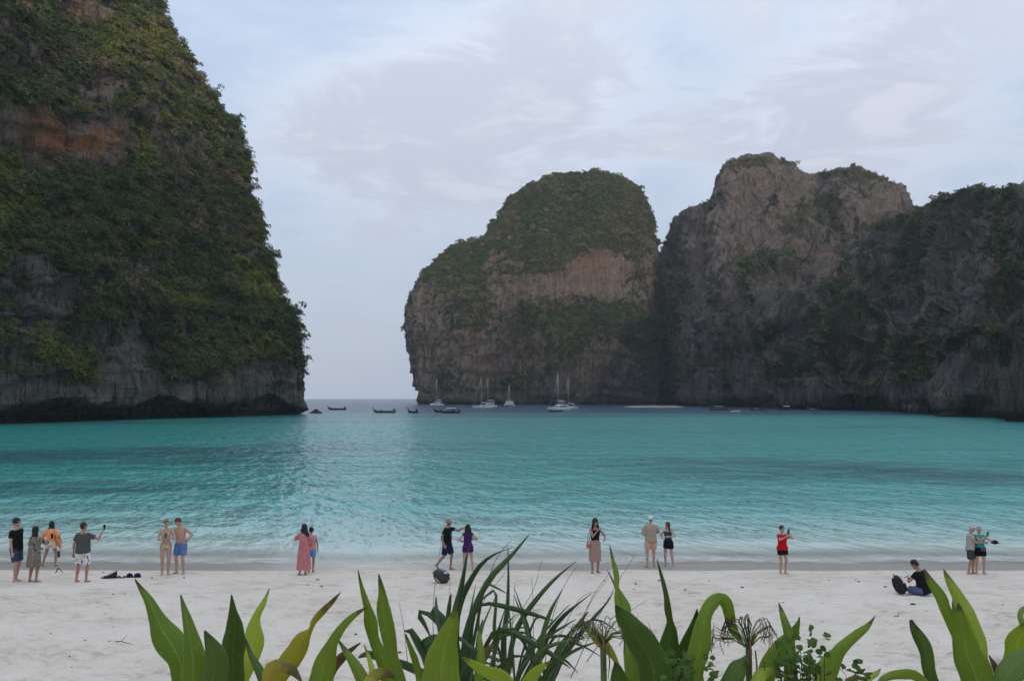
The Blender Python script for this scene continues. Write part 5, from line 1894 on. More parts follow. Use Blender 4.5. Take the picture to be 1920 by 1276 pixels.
def sloop(px, py, heading, L, label, mh, group='white sailing yachts at anchor'):
    c = sea_at(px, py)
    o = empty('sailing_boat', (c[0], c[1], 0), math.radians(heading), label, 'boat', group)
    hull_mb(L, L * .30, L * .105).build('hull', GELC, o)
    rings = []
    for x, w, h_ in ((-.16, .085, .045), (-.12, .095, .055), (.06, .085, .05), (.20, .045, .012)):
        rings.append([(x * L, w * L * cc, L * .105 + h_ * L * ss) for cc, ss in ((-1, 0), (-.85, .85), (-.4, 1), (.4, 1), (.85, .85), (1, 0))])
    MB().rings(rings).build('cabin', GELC, o)
    for s_ in (-1, 1):
        MB().box((-.02 * L, s_ * .083 * L, L * .132), (.14 * L, .012 * L, .018 * L)).build('window', GLASSD, o, smooth=False)
    MB().box((-.27 * L, 0, L * .22), (.16 * L, .22 * L, .012 * L)).build('bimini', TARP, o, smooth=False)
    for s_ in (-1, 1):
        MB().tube([(-.27 * L, s_ * .10 * L, L * .10), (-.27 * L, s_ * .10 * L, L * .22)], .04, 6).build('bimini_post', ALU, o)
    rail = MB()
    for s_ in (-1, 1):
        rail.tube([(-.46 * L, s_ * .12 * L, L * .16), (0, s_ * .155 * L, L * .165), (.44 * L, s_ * .03 * L, L * .19)], .02, 5)
    rail.build('guard_rail', ALU, o)
    mast(o, .08 * L, mh, L * .38, L * .14)
    return o


def mh_px(px0, py0, py1):
    c = sea_at(px0, py0)
    return (py0 - py1) / F * c[1]


catamaran(819, 759.6, 158, 9.6, 0, 'small white catamaran nearest the left edge of the dome cliff', mh=mh_px(819, 757, 710) * .78)
sloop(905, 765, 176, fit(890, 927, 765, 176), 'white single-hulled yacht in front of the catamaran with the second mast', mh=mh_px(905, 765, 706) * .88)
catamaran(916, 763, 172, 9.5, 0, 'white catamaran half hidden behind the single-hulled yacht', mh=mh_px(913, 763, 706) * .83)
catamaran(955, 761.5, 262, 12.0, 0, 'white catamaran seen end-on, alone between the two pairs of yachts', mh=mh_px(955, 761, 721) * .80)
catamaran(1048, 768.5, 205, 9.6, 0, 'largest white catamaran with a high cabin and small flag', mh=mh_px(1050, 768, 700) * .84)
sloop(1068, 766, 165, 8.6, 'white sailing boat half hidden behind the largest catamaran', mh=mh_px(1069, 766, 704) * .84)
# tender, buoys, rock, sand spit
c = sea_at(1042, 771.5)
o = empty('motor_tender', (c[0], c[1], 0), math.radians(185), 'dark-hulled motor tender lying before the largest catamaran', 'boat')
hull_mb(5.4, 2.0, .7).build('hull', STEELD, o)
MB().box((-.5, 0, 1.0), (3.0, 1.5, .6)).build('cabin', GELC, o, smooth=False)
MB().box((-.5, 0, 2.0), (3.2, 1.8, .10)).build('hardtop', GELC, o, smooth=False)
for x in (-1.8, .8):
    for y in (-.7, .7):
        MB().tube([(x, y, .8), (x, y, 1.95)], .04, 6).build('roof_post', ALU, o)
c = sea_at(1380, 771.5)
o = empty('dinghy', (c[0], c[1], 0), math.radians(10), 'tiny white dinghy under the right cliff', 'boat', 'small boats under the right cliff')
hull_mb(3.6, 1.5, .45).build('hull', GELC, o)
MB().box((-1.6, 0, .6), (.4, .35, .5)).build('outboard_motor', STEELD, o, smooth=False)
for (px, py, nm, r) in ((937, 766, 'pinkish red mooring buoy right of the single-hulled yacht', .55), (1100, 768, 'small red mooring buoy right of the largest catamaran', .35)):
    c = sea_at(px, py)
    b = MB().ball((0, 0, r * .5), (r, r, r * .9), 12, 8).tube([(0, 0, r * 1.2), (0, 0, r * 1.7)], .08, 6)
    o = b.build('buoy', mat_simple('buoy_red', (.55, .06, .09), .5), None)
    o.location = (c[0], c[1], 0)
    tag(o, nm, 'buoy')
m_rk = mat_simple('wet_black_rock', (.025, .023, .023), .7, .3, .4, 1.0, bump=.6, bscale=3.0)
for (px, py, rx, ry, h_, lab) in ((590, 774.5, 2.55, 2.0, 1.75, 'dark pointed rock in the water off the left cliff'), (120, 788, 4.6, 3.0, 3.6, 'boulder at the foot of the left cliff, beside the cave'), (66, 791, 3.6, 2.6, 2.6, 'boulder at the water line at the far left'),
                              (1795, 781, 4.5, 3.0, 1.8, 'low boulder at the foot of the right cliff')):
    c = sea_at(px, py)
    bm = bmesh.new()
    bmesh.ops.create_icosphere(bm, subdivisions=4, radius=1.0)
    co = np.array([v.co[:] for v in bm.verts])
    r_ = 1 + .30 * fbm(co * 1.6 + px, 4, 5)
    co = co * r_[:, None]
    hz = np.abs(co[:, 0])
    for v, q in zip(bm.verts, co):
        zz_ = q[2]
        if px == 590:
            taper = max(0.08, 1 - .78 * max(zz_, 0))
            v.co = (q[0] * rx * taper, q[1] * ry * taper, zz_ * h_)
        else:
            v.co = (q[0] * rx, q[1] * ry, zz_ * h_)
    me = bpy.data.meshes.new('rock')
    bm.to_mesh(me)
    bm.free()
    me.polygons.foreach_set('use_smooth', [True] * len(me.polygons))
    o = link('rock', me, m_rk if px == 590 else M_ROCK)
    o.location = (c[0], c[1] + ry, -.1)
    tag(o, lab, 'rock')
# the little beach under the cliffs
c0, c1 = sea_at(1192, 764.5), sea_at(1280, 764.5)
xs = np.linspace(0, 1, 30)
rows = []
for j, q in enumerate(np.linspace(0, 1, 8)):
    rows.append(np.stack([c0[0] + (c1[0] - c0[0] + 14 * q) * xs, c0[1] + 0 * xs + q * 60, -.25 + 1.15 * q ** .8 * (np.sin(math.pi * np.clip(xs * 1.05, 0, 1)) ** .5 * .7 + .3 * xs) + .15 * vnoise(np.stack([xs * 9, xs * 0 + q * 3, xs * 0], -1), 4)], -1))
R_ = np.array(rows)
m_sp = mat_simple('pale_cove_sand', (.30, .265, .22), .9, .2, .2, .2)
link('cove_beach', mesh_np('cove_beach', R_.reshape(-1, 3), grid_faces(8, 30), True), m_sp, kind='structure')
# ------------------------------------------------------------------ plants on the bank in front
def leaf_material(name, c0, c1, edge, tipc, gloss=.50, tipw=.10, veins=34.0, mottle=None):
    m = bpy.data.materials.new(name)
    m.use_nodes = True
    t = NT(m.node_tree)
    a = t.n('ShaderNodeAttribute', out=2, attribute_name='along')
    s = t.n('ShaderNodeAttribute', out=2, attribute_name='across')
    sd0 = t.n('ShaderNodeAttribute', out=2, attribute_name='shade')
    tc = t.n('ShaderNodeTexCoord', out=3)
    n = t.noise(tc, 9.0, 4.0, .6)
    n2 = t.noise(tc, 55.0, 3.0, .6)
    c = t.mix(t.smooth(t.math('ADD', t.math('MULTIPLY', n, .5), t.math('MULTIPLY', sd0, .5)), .25, .75), c0, c1)
    vein = t.math('SINE', t.math('MULTIPLY', s, veins))
    c = t.mix(t.math('MULTIPLY', t.smooth(vein, .2, 1.0), .16), c, tuple(min(1, v * 1.9 + .02) for v in c1))
    mid = t.math('SUBTRACT', 1.0, t.smooth(t.math('ABSOLUTE', s), .02, .10))
    c = t.mix(t.math('MULTIPLY', mid, .55), c, edge)
    em = t.smooth(t.math('ABSOLUTE', s), .86, .99)
    c = t.mix(t.math('MULTIPLY', em, .5), c, edge)
    c = t.mix(t.math('MULTIPLY', t.smooth(n2, .58, .70), .40), c, edge)
    spots = t.math('MULTIPLY', t.smooth(t.noise(tc, 95.0, 2.0, .5), .70, .76), t.smooth(n, .46, .60))
    c = t.mix(t.math('MULTIPLY', spots, .75), c, (.12, .07, .03))
    if mottle:
        c = t.mix(t.smooth(t.math('ADD', n, t.math('MULTIPLY', n2, .35)), .62, .78), c, mottle)
    tip = t.smooth(t.math('ADD', a, t.math('MULTIPLY', t.math('SUBTRACT', n2, .5), .10)), 1.0 - tipw, 1.0 - tipw * .25)
    c = t.mix(t.math('MULTIPLY', tip, .9), c, tipc)
    b = t.n('ShaderNodeBump', out=None)
    b.inputs['Strength'].default_value = .35
    b.inputs['Distance'].default_value = .003
    t._set(b.inputs['Height'], t.math('ADD', t.math('MULTIPLY', vein, .5), t.math('MULTIPLY', n2, .8)))
    p = t.n('ShaderNodeBsdfPrincipled', Base_Color=c, Roughness=gloss, Specular_IOR_Level=.45, Normal=b.outputs[0])
    tr = t.n('ShaderNodeBsdfTranslucent', t.mix(.5, c, tuple(min(1, v * 1.6) for v in c1)))
    t.n('ShaderNodeOutputMaterial', t.n('ShaderNodeMixShader', .42, p, tr))
    return m


BROWN = (.085, .045, .025)
L_GREEN = leaf_material('lily_leaf', (.155, .26, .024), (.27, .38, .038), (.42, .50, .09), (.11, .07, .03), tipw=.05)
L_DARK = leaf_material('lily_leaf_dark', (.085, .165, .022), (.145, .24, .030), (.22, .31, .06), (.04, .05, .02), tipw=.04)
L_LIME = leaf_material('lily_leaf_lime', (.34, .44, .04), (.48, .56, .07), (.58, .64, .16), (.16, .10, .03), tipw=.05)
L_YEL = leaf_material('lily_leaf_yellow', (.42, .40, .035), (.56, .52, .07), (.60, .56, .16), BROWN, tipw=.12, mottle=(.50, .40, .06))
L_DRY = leaf_material('lily_leaf_dry', (.36, .24, .04), (.46, .34, .06), (.20, .11, .04), BROWN, .7, .25, mottle=(.10, .045, .022))
P_GREEN = leaf_material('screwpine_leaf', (.052, .115, .040), (.10, .185, .062), (.18, .28, .11), (.12, .10, .05), .33, .05, 20.0)
P_LIGHT = leaf_material('screwpine_leaf_light', (.10, .17, .05), (.16, .25, .075), (.18, .26, .09), (.16, .12, .06), .36, .05, 20.0)
G_DRY = mat_simple('dry_grass_stalk', (.075, .060, .034), .8, .2, .2, 20)


def strap_leaf(px_pts, d0, dtip, fold=.22, roll=0.0, roll1=0.0, seed=0, base=None, nseg=None, thick=.0016, wave=.0, down=.55):
    """a strap leaf from its base up to the tip; px_pts: (x, y, width) in photo pixels listed from the TIP downwards"""
    r = random.Random(seed)
    pts = px_pts[::-1]
    n0 = len(pts)
    P, Wd = [], []
    for i, (x, y, w) in enumerate(pts):
        f = i / (n0 - 1)
        Y = d0 + (dtip - d0) * f ** 1.5
        P.append(at(x, y, Y))
        Wd.append(w / F * Y)
    if base is not None:
        b = np.array(base, float)
        P0, P1 = P[0], P[1]
        tdir = (P0 - P1) / np.linalg.norm(P0 - P1)
        L = np.linalg.norm(P0 - b)
        midp = P0 + tdir * L * .4
        midp = midp * .6 + (P0 * .45 + b * .55) * .4
        ext = [b, b * .55 + midp * .45, midp]
        we = max(Wd[0] * .9, .02)
        P = ext + P
        Wd = [we * .7, we * .85, we] + Wd
    C = catmull(np.column_stack([np.array(P), Wd]), nseg or max(40, 8 * len(P)))
    P, Wd = C[:, :3], np.maximum(C[:, 3], .0012)
    n = len(P)
    T = np.gradient(P, axis=0)
    T /= np.linalg.norm(T, axis=1, keepdims=True)
    view = P - np.array([0, 0, CAMZ])
    view /= np.linalg.norm(view, axis=1, keepdims=True)
    side = np.cross(T, view)
    side /= np.linalg.norm(side, axis=1, keepdims=True) + 1e-9
    nor = np.cross(side, T)                      # towards the camera
    f = np.linspace(0, 1, n)
    ang = roll + (roll1 - roll) * f + .12 * np.sin(f * 5 + seed)
    ca, sa = np.cos(ang)[:, None], np.sin(ang)[:, None]
    S2 = side * ca + nor * sa
    N2 = nor * ca - side * sa
    half = (Wd / 2 / np.maximum(np.abs(np.cos(ang)), .35))[:, None]
    ks = np.array([-1, -.62, -.28, 0, .28, .62, 1.0])
    prof = np.abs(ks) ** 1.4
    V, al, ac = [], [], []
    jag = 1 + .045 * np.sin(f * 31 + seed) + .03 * np.sin(f * 77 + 2 * seed)
    for kk, pf in zip(ks, prof):
        wv = wave * np.sin(f * 22 + seed + (2.0 if kk > 0 else 0)) * abs(kk)
        V.append(P + S2 * half * kk * (jag[:, None] if abs(kk) == 1 else 1) + N2 * half * (fold * 1.6 * pf + wv[:, None]))
    top = np.stack(V, 1)
    bot = top - N2[:, None, :] * thick
    ring = np.concatenate([top, bot[:, ::-1]], 1)
    m = ring.shape[1]
    al = np.repeat(f[:, None], m, 1)
    ac = np.repeat(np.concatenate([ks, ks[::-1]])[None], n, 0)
    Q = grid_faces(n, m, True)
    me = mesh_np('leaf', ring.reshape(-1, 3), Q, True, {'along': al.ravel(), 'across': ac.ravel(), 'shade': np.full(al.size, r.random())})
    return me


def to_local(me, loc):
    n = len(me.vertices)
    co = np.empty(n * 3, np.float32)
    me.vertices.foreach_get('co', co)
    co = co.reshape(-1, 3) - np.array(loc, np.float32)
    me.vertices.foreach_set('co', co.ravel())
    me.update()
    return me


def lily(px, d, label, leaves, group='beach lilies along the bank'):
    b = at(px, 1276, d)
    base = np.array([b[0], d, float(ground_z(b[0], d))])
    o = empty('beach_lily', base, 0, label, 'plant', group)
    MB().tube([(0, 0, -.05), (0.01, 0, .10), (0.0, .01, .26)], [.055, .05, .038], 12).build('bulb_neck', mat_simple('lily_sheath', (.16, .20, .06), .6, .3, .3, 20), o)
    for i, lf in enumerate(leaves):
        pts, mat = lf[0], lf[1]
        dd = lf[2] if len(lf) > 2 else d - .05 * (i % 3)
        kw = lf[3] if len(lf) > 3 else {}
        rr = random.Random(i * 7 + int(px))
        a = base + np.array([rr.uniform(-.03, .03), rr.uniform(-.03, .03), .18])
        me = strap_leaf(pts, dd, dd + kw.pop('lean', rr.uniform(-.12, .12)), seed=i + int(px), base=a, **{'fold': .22, 'roll': rr.uniform(-.35, .35), 'roll1': rr.uniform(-.5, .5), 'wave': .05, **kw})
        link('leaf', to_local(me, base), mat, o)
    return o


lily(372, 2.15, 'beach lily at the far left with the tall pale leaf leaning left', [
    ([(253, 1085, 2), (265, 1104, 9), (278, 1123, 17), (294, 1158, 28), (307, 1185, 45), (324, 1211, 48), (337, 1238, 40), (342, 1276, 36)], L_GREEN, 2.15, {'roll': .2}),
    ([(339, 1115, 2), (343, 1134, 8), (348, 1154, 14), (354, 1180, 23), (358, 1206, 31), (362, 1237, 39), (361, 1276, 42)], L_GREEN, 2.05),
    ([(383.6, 1181, 2), (391, 1201, 18), (398, 1219, 31), (404, 1243, 40), (398, 1276, 47)], L_DARK, 1.95, {'roll': -.4}),
    ([(434, 1114, 2), (435.5, 1131, 8), (437, 1149, 15), (439.5, 1175, 29), (438, 1206, 43), (436, 1232, 39), (438, 1276, 34)], L_DARK, 2.1, {'roll': .3}),
    ([(505, 1103, 1), (500, 1115, 5), (494, 1128, 9), (480, 1154, 14), (474, 1180, 27), (474, 1206, 37), (466, 1232, 34), (452, 1276, 22)], L_LIME, 2.3, {'roll': -.5, 'roll1': .6}),
    ([(460, 1196, 2), (471, 1227, 10), (487, 1256, 16), (499, 1285, 19)], L_DARK, 2.0)])
lily(585, 2.1, 'beach lily with a yellow leaf bending right and a browned folded leaf', [
    ([(639, 1109, 1), (631, 1118, 5), (622, 1128, 9), (601, 1149, 13), (588, 1165, 11), (583, 1178, 8), (567, 1198, 26), (554, 1222, 37), (541, 1240, 40), (529, 1258, 34), (520, 1280, 26)], L_YEL, 2.1, {'roll': .2, 'roll1': .2}),
    ([(690, 1137, 2), (669, 1149, 8), (648, 1167, 14), (632, 1188, 17), (622, 1206, 20), (614, 1227, 30), (606, 1253, 40), (600, 1280, 46)], L_GREEN, 2.0, {'roll': .3}),
    ([(676, 1204, 2), (656, 1219, 9), (640, 1232, 17), (624, 1252, 18), (612, 1285, 14)], L_DRY, 2.25),
    ([(633.6, 1198, 2), (648, 1219, 10), (666, 1245, 18), (684, 1280, 27)], L_GREEN, 2.05, {'base': None} if False else {}),
    ([(565, 1276, 4), (548, 1256, 16), (526, 1247, 22), (508, 1254, 24), (506, 1285, 30)], L_YEL, 1.95, {'lean': -.05})])
lily(722, 2.2, 'beach lily with two tall pointed leaves left of the screwpine', [
    ([(671, 1068, 1), (675, 1086, 5), (680, 1106, 8), (689.5, 1138, 14), (696, 1167, 23), (702, 1198, 20), (715, 1229, 24), (726, 1260, 27), (732, 1285, 28)], L_GREEN, 2.2, {'roll': .35}),
    ([(710, 1074, 1), (713, 1092, 8), (716, 1110, 14), (718, 1141, 24), (725, 1177, 27), (730, 1203, 24), (736, 1234, 22), (744, 1260, 23), (750, 1285, 26)], L_GREEN, 2.1),
    ([(683, 1208, 1), (692, 1234, 8), (699, 1263, 12), (702, 1285, 13)], L_LIME, 2.15),
    ([(740, 1268, 4), (722, 1262, 18), (700, 1268, 24), (690, 1285, 24)], L_YEL, 1.95)])
lily(832, 2.0, 'beach lily with one very broad leaf standing before the screwpine', [
    ([(858, 1128, 2), (853, 1146, 11), (848, 1167, 23), (836, 1203, 45), (829, 1240, 62), (827, 1285, 68)], L_GREEN, 1.95, {'fold': .16, 'roll': -.15}),
    ([(760, 1187, 2), (768, 1210, 8), (778, 1237, 12), (790, 1285, 15)], L_GREEN, 2.05),
    ([(868, 1232, 5), (887, 1245, 12), (913, 1260, 20), (940, 1274, 30), (952, 1292, 30)], L_LIME, 1.95, {'lean': -.15}),
    ([(897, 1165, 1), (899, 1195, 8), (901, 1230, 14), (896, 1285, 17)], L_GREEN, 2.1),
    ([(1033, 1238, 1), (1015, 1250, 12), (999, 1266, 20), (985, 1290, 24)], L_LIME, 2.0),
    ([(925, 1207, 6), (912, 1222, 11), (903, 1246, 12), (900, 1285, 12)], L_YEL, 2.2)])
lily(1235, 2.1, 'beach lily with the tall twisted leaf and the leaf folded over like a hook', [
    ([(1143, 1022, 1), (1149, 1048, 6), (1156, 1078, 10), (1157, 1100, 7), (1156, 1121, 9), (1163, 1150, 14), (1178, 1190, 14), (1195, 1240, 16)], L_GREEN, 2.2, {'roll': .5}),
    ([(1138, 1067, 1), (1152, 1093, 5), (1165, 1119, 13), (1172, 1139, 21), (1175, 1158, 16), (1178, 1190, 16), (1186, 1240, 18)], L_GREEN, 2.3, {'roll': -.3}),
    ([(1155, 1134, 3), (1160, 1144, 14), (1172, 1160, 28), (1190, 1186, 42), (1206, 1212, 54), (1222, 1243, 60), (1229, 1290, 64)], L_DARK, 2.0, {'fold': .30, 'roll': .35, 'roll1': .2}),
    ([(1232, 1047, 1), (1236, 1064, 4), (1241, 1082, 7), (1249, 1116, 9), (1253, 1148, 13), (1256, 1163, 11), (1257, 1180, 21), (1254, 1212, 39), (1256, 1240, 45), (1258, 1290, 30)], L_DARK, 2.1),
    ([(1307, 1140, 1), (1305, 1162, 12), (1298, 1185, 20), (1291, 1210, 27), (1283, 1240, 31), (1276, 1290, 30)], L_DARK, 2.1, {'roll': -.3}),
    ([(1397, 1212, 2), (1382, 1191, 12), (1371, 1170, 18), (1367, 1150, 22), (1361, 1130, 24), (1351, 1121, 20), (1338, 1128, 24), (1328, 1141, 24), (1321, 1160, 24), (1318, 1180, 30), (1312, 1215, 38), (1303, 1249, 36), (1303, 1290, 32)], L_GREEN, 2.0, {'roll': .1, 'roll1': -.2, 'lean': .08}),
    ([(1087.5, 1158, 1), (1095, 1167, 7), (1103.5, 1178, 13), (1119.6, 1196, 19), (1138, 1215, 19), (1152, 1233, 10), (1162, 1262, 8)], L_YEL, 2.1),
    ([(1153, 1240, 2), (1158, 1258, 20), (1164, 1290, 36)], L_DARK, 1.9),
    ([(1172, 1190, 3), (1177, 1220, 14), (1183, 1255, 20), (1190, 1290, 24)], L_GREEN, 2.2)])
lily(1440, 2.15, 'beach lily with two crossing upright leaves beside the small shrub', [
    ([(1460, 1129, 1), (1465, 1144, 8), (1469.5, 1158, 13), (1478.6, 1187, 18), (1482, 1218, 19), (1480, 1285, 21)], L_GREEN, 2.1),
    ([(1499, 1155, 1), (1497, 1166, 6), (1493, 1176, 11), (1482, 1192, 20), (1464, 1213, 28), (1446, 1241, 31), (1432, 1285, 31)], L_GREEN, 2.2, {'roll': .3}),
    ([(1402, 1226, 2), (1394, 1238, 18), (1383, 1250, 32), (1366, 1290, 42)], L_DARK, 2.0),
    ([(1458, 1256, 3), (1440, 1257, 16), (1424, 1265, 22), (1414, 1290, 24)], L_LIME, 1.95)])
lily(1560, 2.2, 'beach lily with a single leaf reaching up to the right', [
    ([(1641, 1154, 1), (1634, 1164, 5), (1626, 1174, 10), (1607.5, 1189, 17), (1589, 1205, 19), (1576, 1218, 22), (1561, 1246.5, 27), (1548, 1285, 26)], L_GREEN, 2.2, {'roll': .3}),
    ([(1580, 1212, 2), (1560, 1226, 14), (1545, 1246, 20), (1535, 1285, 20)], L_LIME, 2.3),
    ([(1651, 1253, 1), (1642, 1262, 9), (1628, 1270, 12), (1612, 1290, 14)], L_LIME, 2.1)])
lily(1720, 2.0, 'beach lily with a brown-tipped leaf and a leaf arching along the ground', [
    ([(1708, 1161, 6), (1712, 1173, 13), (1719.5, 1187, 19), (1732.5, 1210, 24), (1738, 1228, 22), (1740, 1249, 22), (1752, 1290, 24)], L_DARK, 2.0),
    ([(1640, 1284, 3), (1660, 1270, 11), (1690, 1264, 16), (1718, 1268, 18), (1742, 1292, 18)], L_GREEN, 1.95, {'lean': -.1}),
    ([(1632, 1272, 1), (1606, 1270, 8), (1590, 1276, 10), (1585, 1290, 10)], L_YEL, 2.0)])
lily(1835, 2.05, 'tallest beach lily at the right with broad leaves before the sitting man', [
    ([(1733, 1066, 2), (1737, 1075, 8), (1742, 1085, 13), (1754, 1103, 19), (1765, 1120, 20), (1772, 1140, 19), (1783, 1160, 22), (1798, 1195, 21), (1812, 1245, 20)], L_GREEN, 2.15, {'roll': .3}),
    ([(1769, 1066, 1), (1775, 1078, 8), (1783, 1092, 14), (1799, 1119, 23), (1813, 1145, 28), (1826, 1173, 27), (1838, 1205, 24), (1842, 1235, 22), (1852, 1290, 22)], L_LIME, 2.1, {'roll': -.3}),
    ([(1797, 1130, 3), (1800, 1150, 16), (1803, 1172, 27), (1808, 1200, 39), (1815, 1230, 48), (1826, 1255, 54), (1835, 1295, 56)], L_GREEN, 1.95, {'fold': .2}),
    ([(1789, 1110, 1), (1791, 1130, 14), (1795, 1150, 17), (1802, 1180, 17), (1812, 1240, 18)], L_DARK, 2.25),
    ([(1930, 1160, 3), (1918, 1182, 20), (1908, 1200, 32), (1905, 1225, 37), (1893, 1255, 32), (1876, 1295, 30)], L_LIME, 2.1, {'roll': .4}),
    ([(1948, 1212, 5), (1928, 1226, 32), (1905, 1245, 42), (1886, 1268, 38), (1868, 1298, 26)], L_DARK, 1.85),
    ([(1854, 1227, 1), (1858, 1234, 5), (1863, 1241, 9), (1873, 1262, 14), (1882, 1292, 15)], L_DRY, 2.2),
    ([(1924, 1136, 3), (1915, 1144, 9), (1913, 1158, 10), (1920, 1174, 10), (1930, 1196, 12)], L_GREEN, 2.3)])


# ---- the two spent flower heads
def flower_head(px, py, d, R, label, seed, stalk_px):
    c = at(px, py, d)
    g = np.array([at(stalk_px, 1276, d)[0], d, 0.0])
    g[2] = float(ground_z(g[0], d))
    o = empty('spent_flower_head', g, 0, label, 'plant', 'spent lily flower heads')
    c = c - g
    MB().tube([(0, 0, 0), (c[0] * .5, 0, c[2] * .5), tuple(c)], [.010, .009, .008], 9).build('stalk', mat_simple('flower_stalk', (.10, .15, .03), .5, .3, .2, 20), o)
    r = random.Random(seed)
    MB().tube([tuple(c - [0, .01, .06]), tuple(c - [0, .014, 0]), tuple(c + [.0, -.01, .02])], [.004, .011, .006], 7, flat=.3).tube([tuple(c + [.012, -.015, 0]), tuple(c + [.014, -.018, -.04]), tuple(c + [.010, -.016, -.085])], [.004, .0045, .001], 6, flat=.4).build('bract', mat_simple('dry_bract', (.20, .12, .09), .8, .2, .4, 40), o)
    mg = mat_simple('flower_tube', (.14, .20, .035), .5, .3, .2, 20)
    mp = mat_simple('pale_filament', (.40, .38, .28), .7, .3, .2, 20)
    mk = mat_simple('withered_petal', (.060, .040, .036), .7, .2, .3, 30)
    for i in range(26):
        th = r.uniform(-1.35, 1.35)
        dep = r.uniform(-.6, .6)
        dr = np.array([math.sin(th), dep * .6, math.cos(th)])
        dr /= np.linalg.norm(dr)
        L = R * r.uniform(.75, 1.1)
        e = c + dr * L
        m1 = c + dr * L * .5 + [0, 0, .012]
        sp = MB().tube([tuple(c), tuple(m1), tuple(e)], [.0020, .0016, .0014], 5).build('floret', mg if i % 4 else mp, o)
        w = MB()
        for q in range(r.choice((1, 1, 2))):
            dx = r.uniform(-.02, .02) + dr[0] * .02
            w.tube([tuple(e), tuple(e + [dx, r.uniform(-.01, .01), .010]), tuple(e + [dx * 1.7, 0, -R * r.uniform(.15, .35)]), tuple(e + [dx * 1.5 + r.uniform(-.01, .01), 0, -R * r.uniform(.35, .7)])], [.0011, .0013, .0012, .0008], 4)
        w.build('withered_petals', mk if r.random() < .6 else mp, sp)
    return o


flower_head(1404, 1215, 2.05, .078, 'spent lily flower head with drooping blackened petals, right of the hooked leaf', 3, 1400)
flower_head(1131, 1208, 2.1, .064, 'spent lily flower head with pale threads beside the yellow leaf, right of the screwpine', 5, 1140)

# ---- the screwpine
sp_d = 3.1
cg = at(930, 1276, sp_d)
spb = np.array([cg[0], sp_d, float(ground_z(cg[0], sp_d))])
SPO = empty('screwpine', spb, 0, 'dark green screwpine clump with long stiff pointed leaves in the middle of the bank', 'plant')
MB().tube([(-.1, 0, -.05), (-.08, 0, .16), (-.04, .02, .36)], [.07, .06, .055], 10).tube([(.08, .05, -.05), (.12, .04, .2), (.14, .05, .36)], [.06, .055, .05], 10).build('trunk', mat_simple('screwpine_trunk', (.12, .09, .06), .9, .2, .4, 12, bump=.5, bscale=40), SPO)
sp_leaves = [
    ([(882, 1018, 1), (877, 1034, 3), (869, 1075, 8), (862, 1110, 14), (853, 1150, 20), (850, 1200, 22), (858, 1250, 20)], P_GREEN),
    ([(962, 1026, 1), (942, 1032, 2), (921, 1042, 5), (900, 1060, 9), (880, 1092, 13), (862, 1130, 16), (852, 1180, 18), (856, 1240, 18)], P_GREEN),
    ([(993, 1000, 1), (978, 1018, 5), (952, 1047, 10), (926, 1073, 13), (902, 1110, 13), (882, 1154, 12), (870, 1200, 13), (872, 1250, 14)], P_GREEN),
    ([(1041, 1164, 1), (1016, 1156, 7), (991, 1148, 11), (952, 1138, 11), (915, 1131, 8), (900, 1134, 6), (890, 1150, 8), (882, 1200, 10)], P_GREEN),
    ([(1070, 1252, 1), (1046, 1234, 8), (1017, 1213, 12), (978, 1193, 13), (945, 1178, 11), (930, 1180, 9), (915, 1200, 10), (905, 1250, 12)], P_GREEN),
    ([(952, 1021, 1), (953, 1050, 3), (953, 1104, 7), (951, 1145, 10), (945, 1190, 13), (945, 1250, 14)], P_GREEN),
    ([(1080, 1052, 1), (1057, 1070, 4), (1030, 1095, 8), (1008, 1120, 11), (985, 1150, 12), (965, 1187, 12), (955, 1240, 13)], P_LIGHT),
    ([(1054, 1104, 1), (1042, 1126, 5), (1030, 1150, 9), (1017, 1195, 12), (1008, 1250, 14)], P_LIGHT),
    ([(1109, 1112, 1), (1082, 1133, 4), (1056, 1156, 9), (1025, 1198, 12), (1008, 1250, 13)], P_GREEN),
    ([(1103, 1146, 2), (1088, 1166, 7), (1070, 1190, 11), (1048, 1225, 12), (1030, 1265, 12)], P_LIGHT),
    ([(807, 1193, 2), (800, 1176, 7), (792, 1160, 11), (784, 1150, 12), (792, 1147, 10), (812, 1158, 11), (830, 1180, 13), (845, 1230, 15)], P_GREEN),
    ([(832, 1184, 3), (818, 1160, 12), (806, 1140, 17), (820, 1148, 16), (838, 1170, 17), (850, 1215, 17)], P_GREEN),
    ([(757, 1182, 2), (768, 1180, 11), (784, 1204, 17), (800, 1235, 18), (815, 1275, 18)], P_GREEN),
    ([(672, 1232, 4), (690, 1226, 14), (720, 1236, 17), (760, 1248, 18), (800, 1268, 18)], P_GREEN),
    ([(800, 1260, 4), (796, 1225, 20), (800, 1205, 24), (830, 1196, 18), (850, 1220, 16)], P_GREEN),
    ([(818, 1118, 2), (818, 1128, 6), (820, 1150, 9), (826, 1180, 11), (840, 1230, 13)], P_GREEN),
    ([(846, 1112, 2), (843, 1130, 8), (840, 1160, 12), (842, 1200, 14)], P_GREEN),
    ([(936, 1240, 3), (908, 1225, 8), (885, 1215, 9), (862, 1196, 9), (850, 1196, 9)], P_GREEN),
    ([(1150, 1110, 1), (1140, 1126, 3), (1110, 1160, 8), (1083, 1192, 11), (1055, 1230, 12), (1035, 1275, 12)], P_GREEN),
    ([(905, 1160, 2), (903, 1175, 9), (898, 1198, 11), (896, 1240, 12)], P_GREEN),
    ([(1098, 1195, 2), (1074, 1200, 6), (1040, 1207, 8), (1012, 1222, 9), (995, 1255, 9)], P_LIGHT),
    ([(1120, 1202, 2), (1090, 1213, 6), (1062, 1228, 8), (1035, 1252, 9), (1020, 1285, 9)], P_LIGHT),
    ([(1092, 1205, 1), (1060, 1192, 5), (1025, 1195, 7), (995, 1215, 9), (975, 1262, 10)], P_GREEN)]
